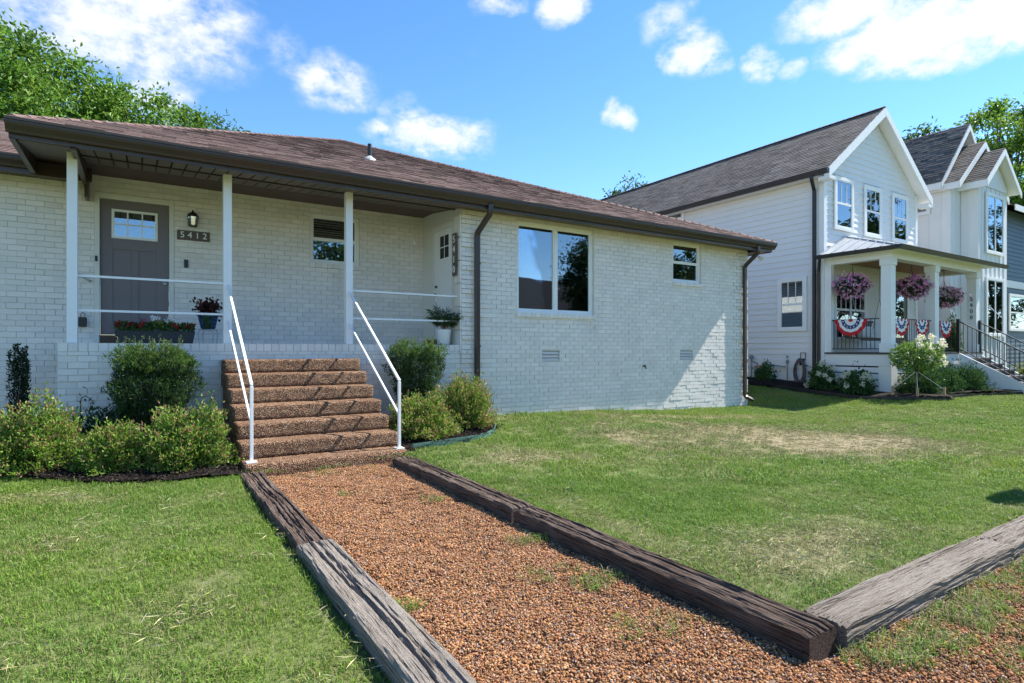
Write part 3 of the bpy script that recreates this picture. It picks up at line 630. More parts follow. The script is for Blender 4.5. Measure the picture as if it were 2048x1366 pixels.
ub = MB(); ub.prism([(7.3, -.2), (8.98, -.2), (8.98, 1.05), (8.6, 1.02), (7.3, .25)], 'x', .95, 2.77); ub.build('step_core', 'aggregate', steps)
for xx, lab in ((1.016, 'white metal handrail on the left side of the steps'), (2.735, 'white metal handrail on the right side of the steps')):
    hr = thing('handrail', lab, 'handrail', (xx, 6.94, .16), 'handrails of the front steps')
    MB().box(xx-.017, xx+.017, 6.925, 6.959, .165, 1.0).build('post', 'white_metal', hr, .003)
    MB().box(xx-.055, xx+.055, 6.89, 7.0, .158, .17).build('foot_plate', 'white_metal', hr)
    MB().bar((xx, YW+.03, 2.31), (xx, 6.93, 1.01), .03, .03).build('top_rail', 'white_metal', hr, .003)
    MB().bar((xx, YW+.03, 1.81), (xx, 6.945, .585), .024, .024).build('lower_rail', 'white_metal', hr, .003)

# timbers
def timber(y0, y1, x0, x1, ztop, mat, label, along='y', seed=0, th=.20, sag=.0):
    L = y1-y0; n = int(L/.024); prof = []; hw = (x1-x0)/2; m = 36
    for a, b in (((-hw, -th), (-hw, 0)), ((-hw, 0), (hw, 0)), ((hw, 0), (hw, -th)), ((hw, -th), (-hw, -th))):
        for k in range(m): t = k/m; prof.append((a[0]+(b[0]-a[0])*t, a[1]+(b[1]-a[1])*t))
    V = []; k0 = len(prof); sd = Vector((seed*13.7, seed*3.1, 0)); fine = lambda a_, y_, b_: .0045*noise.noise(Vector((a_*150, y_*4.5, b_*150))+sd)+.003*noise.noise(Vector((a_*320, y_*14, b_*320))+sd)
    cracks = [(random.uniform(-hw*.7, hw*.7), random.uniform(.4, 1.2), random.uniform(.009, .019)) for _ in range(6)]
    for i in range(n+1):
        y = y0+L*i/n
        for px_, pz_ in prof:
            q = Vector((px_, y*.35, pz_)); d1 = noise.noise(q*9+sd); d2 = noise.noise(Vector((px_*45, y*1.8, pz_*45))+sd)
            e = max(0, abs(px_)/hw-.80)/.2 if pz_ > -.02 else 0
            z = pz_+d1*.004+d2*.006+fine(px_, y, pz_)-e*e*(.012+.022*max(0, noise.noise(Vector((y*2.1, px_*3, 4))+sd))); x = px_*(1+.03*noise.noise(Vector((y*1.3, 2, pz_*5))+sd))+noise.noise(Vector((pz_*40, y*2, px_))+sd)*.006+fine(pz_, y, px_)
            if pz_ == 0:
                for cx_, ph, dp in cracks:
                    cc = cx_+.03*noise.noise(Vector((y*1.1, ph*9, 1))+sd); w_ = noise.noise(Vector((y*.8, ph*5, 7))+sd)
                    if w_ > -.25: z -= dp*math.exp(-((px_-cc)/.0055)**2)
            endr = min(i, n-i)
            if endr < 2: z -= .006*(2-endr)
            z += sag*math.sin(y*2.2+seed)
            V.append((x+(x0+x1)/2, y, z+ztop) if along == 'y' else (y, x+(x0+x1)/2, z+ztop))
    F = [(i*k0+k, i*k0+(k+1) % k0, (i+1)*k0+(k+1) % k0, (i+1)*k0+k) for i in range(n) for k in range(k0)]+[tuple(range(k0)), tuple(range(n*k0, (n+1)*k0))]
    me = np_mesh('landscape_timber', V, F, mat if along == 'y' else mat+'_x', False)
    return tag(link('landscape_timber', me), label, 'timber', 'landscape timbers edging the lawn')
for nm in ('timber_dark', 'timber_grey'):
    mm = M[nm].copy(); M[nm+'_x'] = mm
    for nd in mm.node_tree.nodes:
        if nd.type == 'MAPPING' and nd.inputs['Scale'].default_value[0] != 1: s_ = nd.inputs['Scale'].default_value; nd.inputs['Scale'].default_value = (s_[1], s_[0], s_[2])
timber(4.07, 6.78, .872, 1.10, .095, 'timber_dark', 'dark brown timber left of the gravel path, touching the bottom step', seed=1)
timber(.3, 4.05, .872, 1.11, .11, 'timber_grey', 'split weathered grey timber left of the gravel path, nearest the camera', seed=2)
timber(4.02, 6.70, 2.555, 2.785, .105, 'timber_dark', 'dark timber right of the gravel path, starting at the bottom step', seed=3)
timber(1.50, 4.0, 2.56, 2.785, .10, 'timber_dark', 'long dark brown timber right of the gravel path with exposed cut end', seed=4)
timber(2.82, 4.92, 1.47, 1.69, .105, 'timber_grey', 'twisted grey timber running to the right along the drive edge', along='x', seed=5, sag=.005)
timber(4.95, 7.3, 1.48, 1.70, .10, 'timber_grey', 'farther grey timber at the right edge of the photograph', along='x', seed=6, sag=.004)

# ------------------------------------------------------------------ plants
def unitv(A): return A/np.maximum(np.linalg.norm(A, axis=1, keepdims=True), 1e-6)
def leaf_mesh(name, P, D, ln, wd, cols, mat='leaf', fold=.25):
    n = len(P); D = unitv(D); side = unitv(np.cross(D, rng.normal(size=(n, 3)))); nor = np.cross(side, D)
    ln = np.broadcast_to(ln, n)[:, None]; wd = np.broadcast_to(wd, n)[:, None]
    mid = P+D*ln*.48; V = np.stack([P, mid+side*wd*.5+nor*wd*fold, P+D*ln-nor*ln*.12, mid-side*wd*.5+nor*wd*fold], 1).reshape(-1, 3)
    i = np.arange(n)[:, None]*4; F = np.concatenate([i+np.array([0, 1, 2]), i+np.array([0, 2, 3])], 1).reshape(-1, 3)
    me = np_mesh(name, V, F, mat); attr(me, 'col', np.repeat(cols, 4, 0), 'FLOAT_COLOR'); return me
def pick(pal, n, jit=.16):
    pal = np.array(pal); c = pal[rng.integers(0, len(pal), n)]; return np.clip(c*(1+rng.normal(0, jit, (n, 1)))*(1+rng.normal(0, .05, (n, 3))), .004, .95)
def hemi(n, zmin=0.0):
    z = rng.uniform(zmin, 1, n); a = rng.uniform(0, 2*math.pi, n); r = np.sqrt(np.maximum(0, 1-z*z)); return np.stack([r*np.cos(a), r*np.sin(a), z], 1)
def stems(parent, base, tips, r0=.012, name='stem', mat='bark'):
    mb = MB()
    for t in tips:
        b = Vector(base)+Vector((random.uniform(-.04, .04), random.uniform(-.04, .04), 0)); t = Vector(t); m = b.lerp(t, .5)+Vector((random.uniform(-.04, .04), random.uniform(-.04, .04), .03)); mb.tube([b, m, t], [r0, r0*.7, r0*.3], 5)
    return mb.build(name, mat, parent, smooth=True)
SPIREA = [(.12, .225, .03), (.155, .275, .035), (.20, .32, .05), (.08, .16, .028), (.25, .34, .07)]
SPTIP = [(.30, .16, .10), (.34, .24, .10), (.28, .20, .09), (.24, .27, .07)]
YEW = [(.026, .065, .018), (.040, .088, .024), (.058, .115, .028), (.020, .05, .02)]
TREE = [(.08, .19, .02), (.11, .235, .026), (.14, .27, .032), (.06, .14, .018), (.17, .29, .04)]
def bush(name, label, c, rx, ry, h, ntw, per, ll, lw, pal, tip=None, ptip=.25, t0=.4, upb=.35, group=None, lump=.2, zmin=.0, cat='shrub', stemn=14, rootsink=.0, taper=0, spread=.05, lift=0):
    c = Vector((c[0], c[1], float(gz(c[0], c[1]))+.03+(c[2] if len(c) > 2 else 0))); th = thing(name, label, cat, c, group); H = hemi(ntw, zmin)
    k = np.array([1+lump*1.6*noise.noise(Vector(p)*2.6+Vector((c.x*3, c.y*5, 0))) for p in H]); k = k*rng.uniform(.86, 1.06, ntw)
    E = H*np.array([rx, ry, h])*k[:, None]; E[:, 2] += lift*h*(1-H[:, 2])*.5
    if taper: E[:, :2] *= (1-taper*np.clip(E[:, 2:3]/h, 0, 1))
    t = rng.uniform(t0, 1.04, (ntw, per)); P = (E[:, None, :]*t[:, :, None]); P[:, :, :2] += (E[:, None, :2]*.0); P = P.reshape(-1, 3)+rng.normal(0, spread*.6, (ntw*per, 3)); P[:, 2] = np.maximum(P[:, 2], .02)
    D = np.repeat(unitv(E), per, 0)*.7+rng.normal(0, .55, (ntw*per, 3)); D[:, 2] += upb; n = len(P)
    cols = pick(pal, n)
    if tip is not None:
        m = (t.ravel() > .88) & (rng.random(n) < ptip); cols[m] = pick(tip, m.sum())
    me = leaf_mesh('foliage', P+np.array(c), D, rng.uniform(.7, 1.25, n)*ll, rng.uniform(.75, 1.2, n)*lw, cols); link('foliage', me, th)
    stems(th, c-Vector((0, 0, .03)), [Vector(E[i])*.75+c for i in rng.integers(0, ntw, stemn)]); return th
g1 = 'spirea bushes by the steps'
bush('spirea_bush', 'bushy spirea with pinkish tips at the far left of the mulch bed', (-.98, 8.0), .54, .46, .62, 900, 16, .044, .021, SPIREA, SPTIP, .35, group=g1, lump=.34, t0=.5, spread=.03)
bush('spirea_bush', 'small bright green spirea between two larger bushes left of the steps', (-.22, 7.52), .36, .32, .44, 700, 15, .044, .021, SPIREA, SPTIP, .25, group=g1, lump=.3, t0=.5, spread=.03)
bush('spirea_bush', 'broad round spirea right beside the left handrail', (.42, 7.36), .47, .40, .66, 980, 16, .044, .021, SPIREA, SPTIP, .28, group=g1, lump=.3, t0=.5, spread=.03)
bush('dark_shrub', 'dark green loose shrub behind the spirea under the porch wall', (-.40, 8.45), .42, .3, .62, 220, 12, .055, .024, [(.03, .06, .02), (.045, .08, .03), (.06, .10, .035)], None, group=None, lump=.35)
bush('spirea_bush', 'rounded spirea right of the steps behind the right handrail', (3.35, 7.58), .48, .42, .58, 920, 16, .044, .021, SPIREA, SPTIP, .4, group=g1, lump=.28, t0=.5, spread=.03)
bush('spirea_bush', 'spirea with reddish tips below the brown downspout', (4.22, 7.98), .48, .46, .72, 920, 16, .044, .021, SPIREA, SPTIP, .5, group=g1, lump=.28, t0=.5, spread=.03)
def yew(label, c, rx, ry, h, n, shoots, wide=1.25):
    z0 = float(gz(*c)); th = thing('yew_shrub', label, 'shrub', (c[0], c[1], z0), 'clipped yews against the porch wall')
    q = rng.random(n)**.75; a = rng.uniform(0, 2*math.pi, n); rr = np.sqrt(rng.uniform(.12, 1, n)); prof = .55+.45*np.clip(q*1.7, 0, 1); lum = np.array([1+.5*noise.noise(Vector((math.cos(t)*2.2, math.sin(t)*2.2, zz*4+c[0]))) for t, zz in zip(a, q)])
    P = np.stack([c[0]+rx*prof*rr*np.cos(a)*lum, c[1]+ry*prof*rr*np.sin(a)*lum, z0+.08+h*q*(1-.14*rr**2*np.clip(q, 0, 1))*(.9+.2*lum)/1.05], 1)
    D = np.stack([np.cos(a)*.5, np.sin(a)*.5, np.full(n, .75)], 1)+rng.normal(0, .45, (n, 3)); per = 5
    P = np.repeat(P, per, 0)+rng.normal(0, .014, (n*per, 3)); D = np.repeat(D, per, 0)+rng.normal(0, .45, (n*per, 3)); cols = pick(YEW, n*per); hi = np.repeat(q, per) > .86; cols[hi] = pick([(.07, .14, .03), (.09, .17, .035)], hi.sum())
    link('foliage', leaf_mesh('foliage', P, D, rng.uniform(.035, .062, n*per), .012, cols), th)
    S = []; SD = []
    for _ in range(shoots):
        a = random.uniform(0, 6.28); r = math.sqrt(random.random())*.85; b = np.array((c[0]+rx*r*math.cos(a), c[1]+ry*r*math.sin(a), z0+.08+h*.95)); d = np.array((random.gauss(0, .12), random.gauss(0, .1), 1)); L = random.uniform(.08, .24)
        for k in range(26): S.append(b+d*L*k/26); SD.append(np.array((random.gauss(0, .7), random.gauss(0, .7), .6)))
    link('new_shoots', leaf_mesh('new_shoots', np.array(S), np.array(SD), .03, .010, pick([(.11, .17, .06), (.15, .20, .09), (.09, .15, .045)], len(S))), th)
    stems(th, (c[0], c[1], z0), [(c[0]+random.uniform(-rx, rx)*.6, c[1]+random.uniform(-ry, ry)*.5, z0+h*random.uniform(.5, .9)) for _ in range(12)])
yew('large dark green yew with pale new shoots in front of the flower box', (.12, 8.42), .44, .34, 1.24, 4600, 30)
yew('small dark yew between the steps and the brown downspout', (3.66, 8.52), .40, .32, 1.22, 3200, 14)
def columnar(label, c, z0, h, r):
    th = thing('columnar_shrub', label, 'shrub', (c[0], c[1], z0)); P = []; D = []; tips = []
    for k in range(9):
        a = random.uniform(0, 6.28); rr = r*random.uniform(.2, 1); hh = h*random.uniform(.72, 1); bx, by = c[0]+rr*math.cos(a), c[1]+rr*math.sin(a)*.8; tips.append((bx, by, z0+hh))
        for _ in range(330):
            t = random.random(); P.append((bx+random.gauss(0, .022*(1.25-t)), by+random.gauss(0, .022*(1.25-t)), z0+.05+hh*t)); D.append((random.gauss(0, .6), random.gauss(0, .6), .8))
    link('foliage', leaf_mesh('foliage', np.array(P), np.array(D), .045, .017, pick([(.018, .042, .018), (.028, .058, .022), (.014, .034, .016)], len(P))), th); stems(th, (c[0], c[1], z0), tips, .01)
columnar('narrow dark upright shrub against the brick wall at the left edge', (-1.32, 9.75), .08, 1.36, .135)
hk = thing('shepherd_hook', 'thin black shepherd hook behind the left bushes', 'garden hook', (-.62, 8.6, .1))
MB().tube([(-.62, 8.6, .05), (-.62, 8.6, .78), (-.61, 8.6, .83), (-.57, 8.6, .85), (-.53, 8.6, .82), (-.54, 8.6, .79)], .006, 6).build('hook_rod', 'black_metal', hk)
ed = MB()
pts = [(2.95, 7.02), (3.3, 7.06), (3.8, 7.1), (4.15, 7.2), (4.42, 7.42), (4.62, 7.72)]
for (a, b), (c, d) in zip(pts, pts[1:]): ed.bar((a, b, float(gz(a, b))+.02), (c, d, float(gz(c, d))+.02), .012, .11)
tag(ed.build('bed_edging', 'green_edging'), 'green metal edging strip curving round the right mulch bed', 'edging')

def tree(name, label, base, top, cr, nb, nl, ll, pal, group=None, low=.3, seed=0, clr=.95):
    rs = np.random.default_rng(seed); x, y = base; z0 = float(gz(x, y))-.05; th = thing(name, label, 'tree', (x, y, z0), group); cz = z0+top*(1+low)/2; rz = top*(1-low)/2
    U = rs.normal(size=(nb, 3)); U /= np.linalg.norm(U, axis=1, keepdims=True); rad = rs.random(nb)**.38
    Cc = np.stack([x+U[:, 0]*rad*cr, y+U[:, 1]*rad*cr, cz+U[:, 2]*rad*rz*(.95)], 1); cs = rs.uniform(.55, 1.15, nb)*clr
    per = nl//nb; P = []; 
    for c, s in zip(Cc, cs):
        q = rs.normal(size=(per, 3))*np.array([s*.52, s*.52, s*.36]); P.append(c+q)
    P = np.concatenate(P); D = rs.normal(0, .6, P.shape); D += (P-np.repeat(Cc, per, 0))*.5; D[:, 2] -= .15; n = len(P)
    cc = np.repeat(1+rs.normal(0, .12, (nb, 1)), per, 0); cols = pick(pal, n)*cc
    link('crown', leaf_mesh('crown', P, D, rng.uniform(.7, 1.3, n)*ll, rng.uniform(.7, 1.2, n)*ll*.5, cols), th)
    mb = MB(); hgt = cz+rz*.5; tr = max(.12, top*.02); mid = [(x+rs.normal()*.12*k, y+rs.normal()*.12*k, z0+(hgt-z0)*k/5) for k in range(6)]; mb.tube(mid, [tr*(1.25 if k == 0 else 1-k*.15) for k in range(6)], 10)
    for i in rs.choice(nb, min(nb, 46), replace=False):
        k = rs.integers(1, 5); a = Vector(mid[k]); b = Vector(Cc[i]); 
        if b.z < a.z-.5: a = Vector(mid[1])
        m = a.lerp(b, .5)+Vector((0, 0, .3)); mb.tube([a, m, b], [tr*.34, tr*.2, .02], 6)
    mb.build('trunk', 'bark', th, smooth=True); return th
gt = 'trees behind the brick house'
tree('leafy_tree', 'tallest bright green tree behind the house at the upper left corner', (-4.9, 31), 14.7, 4.9, 330, 66000, .21, TREE, gt, .3, 1, .8)
tree('leafy_tree', 'lower green tree above the porch roof between the tall tree and the small treetop', (.1, 32), 13.5, 4.1, 240, 36000, .21, TREE, gt, .3, 2, .75)
tree('leafy_tree', 'small treetop just above the porch roof, right end of the left trees', (3.0, 39), 15.9, 2.7, 90, 13000, .22, [(.04, .10, .016), (.055, .13, .02), (.075, .15, .025)], gt, .4, 3, .8)
gr_ = 'trees behind the neighbouring houses'
tree('leafy_tree', 'bright green tree right of the small gables at the upper right', (48, 15.0), 17.8, 5.2, 240, 32000, .27, TREE, gr_, .3, 4, .85)
tree('leafy_tree', 'darker feathery tree between the two neighbouring roofs', (46.5, 20.5), 17.6, 4.2, 120, 13000, .32, [(.035, .085, .02), (.05, .11, .025), (.09, .17, .03)], gr_, .3, 5)
tree('leafy_tree', 'distant tree peeking over the neighbouring roof ridge', (33.5, 35.5), 14.9, 4.2, 110, 11000, .32, [(.04, .09, .02), (.06, .13, .025)], gr_, .4, 6)
tree('leafy_tree', 'large tree across the street, reflected in the picture window', (29.6, -16), 10.6, 2.7, 150, 16000, .26, [(.02, .05, .012), (.03, .065, .015)], None, .15, 7, .8)

ga = 'trees across the street'
for lab, c, tp, cr in (('dark street tree opposite the porch, seen only in window reflections', (11.5, -25), 11.5, 4.5), ('street tree across from the brick house end, seen in its small window', (39.5, -16), 10.2, 3.4), ('tall street tree opposite the neighbouring house, reflected in its upper windows', (54, -7), 16.5, 5.5), ('far street tree reflected in the windows of the stepped gables', (75, -7), 17, 6)):
    tree('street_tree', lab, c, tp, cr, 90, 8000, .4, [(.03, .07, .014), (.045, .09, .018)], ga, .12, int(c[0]))

# ------------------------------------------------------------------ scattered lawn, gravel, mulch chips
def scatter(name, P, rot, sc_, var_, protos, attrs, label):
    me = bpy.data.meshes.new(name); me.vertices.add(len(P)); me.vertices.foreach_set('co', np.asarray(P, np.float32).ravel()); me.update()
    attr(me, 'rot', rot, 'FLOAT_VECTOR'); attr(me, 'sc', sc_); attr(me, 'vid', var_, 'INT')
    for k, v in attrs.items(): attr(me, k, v)
    o = link(name, me); ng = bpy.data.node_groups.new(name, 'GeometryNodeTree'); N = ng.nodes; L = ng.links
    ng.interface.new_socket('Geometry', in_out='INPUT', socket_type='NodeSocketGeometry'); ng.interface.new_socket('Geometry', in_out='OUTPUT', socket_type='NodeSocketGeometry')
    gi = N.new('NodeGroupInput'); go = N.new('NodeGroupOutput'); jn = N.new('GeometryNodeJoinGeometry')
    def na(nm, t): q = N.new('GeometryNodeInputNamedAttribute'); q.data_type = t; q.inputs[0].default_value = nm; return q.outputs[0]
    r, s_, vi = na('rot', 'FLOAT_VECTOR'), na('sc', 'FLOAT'), na('vid', 'INT')
    for k, p in enumerate(protos):
        ob = bpy.data.objects.new(name+'_piece', p); oi = N.new('GeometryNodeObjectInfo'); oi.inputs[0].default_value = ob
        ip = N.new('GeometryNodeInstanceOnPoints'); cmp_ = N.new('FunctionNodeCompare'); cmp_.data_type = 'INT'; cmp_.operation = 'EQUAL'; cmp_.inputs[3].default_value = k
        L.new(vi, cmp_.inputs[2]); L.new(cmp_.outputs[0], ip.inputs['Selection']); L.new(gi.outputs[0], ip.inputs['Points']); L.new(oi.outputs['Geometry'], ip.inputs['Instance']); L.new(r, ip.inputs['Rotation']); L.new(s_, ip.inputs['Scale']); L.new(ip.outputs[0], jn.inputs[0])
    L.new(jn.outputs[0], go.inputs[0]); md = o.modifiers.new('scatter', 'NODES'); md.node_group = ng
    return tag(o, label, kind='stuff')
GREEN = [(.125, .235, .036), (.155, .275, .045), (.095, .19, .03), (.185, .30, .06), (.215, .29, .085)]
def grass_clump(name, nb, rad, lo, hi, wd, lean):
    a = rng.uniform(0, 6.283, nb); r = rad*np.sqrt(rng.random(nb)); P = np.stack([r*np.cos(a), r*np.sin(a), np.full(nb, -.004)], 1); L = rng.uniform(lo, hi, nb); t = rng.uniform(0, 6.283, nb); ln = rng.uniform(.1, 1, nb)*lean
    d = np.stack([np.cos(t), np.sin(t), np.zeros(nb)], 1); s_ = np.stack([-np.sin(t), np.cos(t), np.zeros(nb)], 1)*(wd*rng.uniform(.7, 1.3, nb))[:, None]
    up = np.array([0, 0, 1.]); m = P+up*(L*.55)[:, None]+d*(L*ln*.25)[:, None]; tp = P+up*(L*(1-ln*.35))[:, None]+d*(L*ln*.8)[:, None]
    V = np.stack([P-s_*.5, P+s_*.5, m+s_*.42, m-s_*.42, tp], 1).reshape(-1, 3); i = np.arange(nb)[:, None]*5; F = np.concatenate([i+np.array([0, 1, 2]), i+np.array([0, 2, 3]), i+np.array([3, 2, 4])], 1).reshape(-1, 3)
    me = np_mesh(name, V, F, 'grass_blade'); attr(me, 'col', np.repeat(pick(GREEN, nb), 5, 0), 'FLOAT_COLOR'); attr(me, 'var', np.repeat(rng.random(nb), 5)); return me
near = [grass_clump('blades', 42, .058, .018, .052, .0034, 1.35) for _ in range(5)]; farc = [grass_clump('blades', 95, .15, .02, .06, .0066, 1.2) for _ in range(4)]
def lawn_pts(x0, x1, y0, y1, sp):
    gx = np.arange(x0, x1, sp); gy = np.arange(y0, y1, sp); X, Y = np.meshgrid(gx, gy); X = X.ravel()+rng.uniform(-.5, .5, X.size)*sp; Y = Y.ravel()+rng.uniform(-.5, .5, Y.size)*sp
    d = X*.5373+Y*.8434; u = (X*.8434-Y*.5373)/np.maximum(d, .05)
    k = (d > .6) & (abs(u) < 1.15) & ~inpath(X, Y) & ~((Y < 1.46) & (X > 2.3)) & ~in_poly(X, Y, BEDL) & ~in_poly(X, Y, BEDR) & ~in_poly(X, Y, BEDN)
    k &= ~((Y > YW-.01) & (X > -.9) & (X < XE+.02)) & ~((Y > YD-.02) & (X < 0)) & ~((X > 16.35) & (Y > 7.4)) & ~((X > 24) & (Y > 8.5)) & ~((X > 20.3) & (X < 22.1) & (Y > 5.2))
    k &= ~((X > .85) & (X < 1.12) & (Y < 6.8)) & ~((X > 2.53) & (X < 2.80) & (Y < 6.72)) & ~((X > 2.8) & (Y > 1.45) & (Y < 1.71) & (X < 7.3))
    return X[k], Y[k], d[k]
def lawn(name, box, sp, protos, dmin, dmax, label, scl):
    X, Y, d = lawn_pts(*box, sp); k = (d >= dmin) & (d < dmax); X, Y = X[k], Y[k]; dr = dryf(X, Y); keep = rng.random(len(X)) > np.clip((dr-.42)*1.4, 0, .84); X, Y, dr = X[keep], Y[keep], dr[keep]; n = len(X)
    rot = np.stack([rng.normal(0, .08, n), rng.normal(0, .08, n), rng.uniform(0, 6.283, n)], 1); tint = np.clip(.35+.55*fbm(X, Y, .5, 4.4)+rng.normal(0, .12, n)+.03*X*.4, 0, 1)
    scatter(name, np.stack([X, Y, gz(X, Y)], 1), rot, rng.uniform(.7, 1.25, n)*scl*(1-.3*dr)*(1+.45*np.clip(fbm(X, Y, 3.1, 12.5), -.8, .9)), rng.integers(0, len(protos), n), protos, {'dry': dr, 'tint': tint}, label)
lawn('near_grass', (-4, 9.5, .2, 8.5), .055, near, .6, 6.2, 'short mown grass with straw patches on the near lawn', 1)
lawn('far_grass', (-6, 27, -1, 15), .15, farc, 6.0, 26, 'short mown grass on the far lawn towards the neighbouring house', 1)
def straw(nb, rad):
    P = np.stack([rng.normal(0, rad, nb), rng.normal(0, rad, nb), rng.uniform(.018, .045, nb)], 1); D = rng.normal(0, 1, (nb, 3)); D[:, 2] *= .22
    return leaf_mesh('straw', P, D, rng.uniform(.025, .075, nb), .0012, pick([(.38, .35, .19), (.33, .30, .15), (.40, .37, .23), (.27, .29, .11)], nb), 'pebble', .1)
X, Y, d = lawn_pts(-4, 12, .2, 8.6, .11); dr = dryf(X, Y); k = (d < 11) & (rng.random(len(X)) < np.clip((dr-.14)*2.2, .04, .95)); X, Y = X[k], Y[k]; n = len(X); sp3 = [straw(24, .055) for _ in range(4)]
scatter('straw_clippings', np.stack([X, Y, gz(X, Y)], 1), np.stack([np.zeros(n), np.zeros(n), rng.uniform(0, 6.28, n)], 1), rng.uniform(.7, 1.3, n), rng.integers(0, 4, n), sp3, {}, 'pale straw clippings lying on the lawn')
PEB = [(.41, .205, .092), (.33, .160, .074), (.24, .118, .060), (.48, .28, .150), (.44, .225, .105), (.16, .085, .048), (.37, .182, .086), (.47, .34, .235), (.24, .15, .11)]
ICO = []; ph = (1+5**.5)/2
for a in (-1, 1):
    for b in (-ph, ph): ICO += [(0, a, b), (a, b, 0), (b, 0, a)]
ICO = np.array(ICO)/math.sqrt(1+ph*ph)
ICF = np.array([(i, j, k) for i in range(12) for j in range(i+1, 12) for k in range(j+1, 12) if all(abs(np.linalg.norm(ICO[p]-ICO[q])-1.0515) < .01 for p, q in ((i, j), (j, k), (i, k)))])
ICF = np.array([t if np.dot(np.cross(ICO[t[1]]-ICO[t[0]], ICO[t[2]]-ICO[t[0]]), ICO[t[0]]) > 0 else t[::-1] for t in ICF])
def pebbles(nb, rad, lo, hi, grey=.008):
    V = []; C = []
    for _ in range(nb):
        a = random.uniform(0, 6.283); r = rad*math.sqrt(random.random()); s_ = random.uniform(lo, hi); S = np.array((random.uniform(.7, 1.3), random.uniform(.7, 1.2), random.uniform(.5, .85)))*s_
        q = ICO*S*(1+rng.normal(0, .10, (12, 1))); rm = np.array(Matrix.Rotation(random.uniform(0, 6.28), 3, 'Z') @ Matrix.Rotation(random.gauss(0, .5), 3, 'X')); V.append(q @ rm.T+np.array((r*math.cos(a), r*math.sin(a), random.uniform(-.006, .014)))); c = pick([(.38, .37, .36), (.26, .255, .25)] if random.random() < grey else PEB, 1); C.append(np.repeat(c, 12, 0))
    F = (np.arange(nb)[:, None, None]*12+ICF[None]).reshape(-1, 3); me = np_mesh('pebbles', np.concatenate(V), F, 'pebble', False); attr(me, 'col', np.concatenate(C), 'FLOAT_COLOR'); return me
pb = [pebbles(240, .085, .003, .0085) for _ in range(5)]
def gravel(name, poly, sp, zf, label, prot, keep=1.0):
    xs_ = [p[0] for p in poly]; ys_ = [p[1] for p in poly]; X, Y = np.meshgrid(np.arange(min(xs_), max(xs_), sp), np.arange(min(ys_), max(ys_), sp)); X = X.ravel()+rng.uniform(-.5, .5, X.size)*sp; Y = Y.ravel()+rng.uniform(-.5, .5, Y.size)*sp; k = in_poly(X, Y, poly) & (rng.random(X.size) < keep); X, Y = X[k], Y[k]; n = len(X)
    scatter(name, np.stack([X, Y, zf(X, Y)+.004], 1), np.stack([rng.normal(0, .1, n), rng.normal(0, .1, n), rng.uniform(0, 6.283, n)], 1), rng.uniform(.8, 1.15, n), rng.integers(0, len(prot), n), prot, {}, label)
gravel('path_pebbles', [(1.1, .2), (2.55, .2), (2.55, 6.84), (1.1, 6.84)], .075, path_z, 'brown rounded pea gravel covering the path', pb)
gravel('drive_pebbles', [(2.4, -.6), (6.5, -.6), (6.5, 1.45), (2.4, 1.45)], .09, lambda X, Y: -.035+wob(X, Y, .012, 3), 'brown gravel of the drive edge at lower right', pb, .8)
chips = []
for _ in range(3):
    nb = 60; P = np.stack([rng.uniform(-.14, .14, nb), rng.uniform(-.14, .14, nb), rng.uniform(0, .02, nb)], 1); D = rng.normal(0, 1, (nb, 3)); D[:, 2] *= .25; chips.append(leaf_mesh('chip', P, D, rng.uniform(.02, .06, nb), .009, pick([(.02, .015, .012), (.04, .03, .025), (.075, .06, .05), (.014, .011, .01)], nb), 'pebble', .1))
for nm, poly, lab in (('mulch_chips', BEDL, 'dark mulch chips in the bed left of the steps'), ('mulch_chips', BEDR, 'dark mulch chips in the bed right of the steps'), ('mulch_chips', BEDN, 'dark mulch chips along the neighbouring house')):
    gravel(nm, poly, .13, bedz, lab, chips)
# tufts growing in the gravel and along the timbers
T = []
for cx_, cy_, n, sp_ in ((1.75, 6.70, 26, .16), (2.2, 6.6, 10, .12), (1.75, 5.6, 7, .07), (2.35, 5.0, 10, .1), (2.45, 3.6, 12, .12), (2.42, 2.7, 14, .12), (2.1, 2.95, 7, .08), (1.16, 3.0, 8, .05), (2.3, 2.1, 12, .15), (2.95, 1.35, 22, .1), (3.3, 1.28, 40, .2), (3.9, 1.32, 60, .25), (4.6, 1.3, 60, .3), (5.3, 1.32, 80, .3), (3.6, 1.02, 14, .25), (4.4, 1.0, 34, .3), (5.2, .95, 40, .3)):
    for _ in range(n): T.append((random.gauss(cx_, sp_), random.gauss(cy_, sp_*.5 if cy_ > 2 else .09)))
T = np.array(T); n = len(T); scatter('weed_tufts', np.stack([T[:, 0], T[:, 1], np.full(n, -.02)], 1), np.stack([rng.normal(0, .15, n), rng.normal(0, .15, n), rng.uniform(0, 6.28, n)], 1), rng.uniform(.7, 1.7, n), rng.integers(0, 4, n), near, {'dry': rng.uniform(.05, .75, n), 'tint': rng.uniform(0, .8, n)}, 'green weed tufts growing in the gravel')

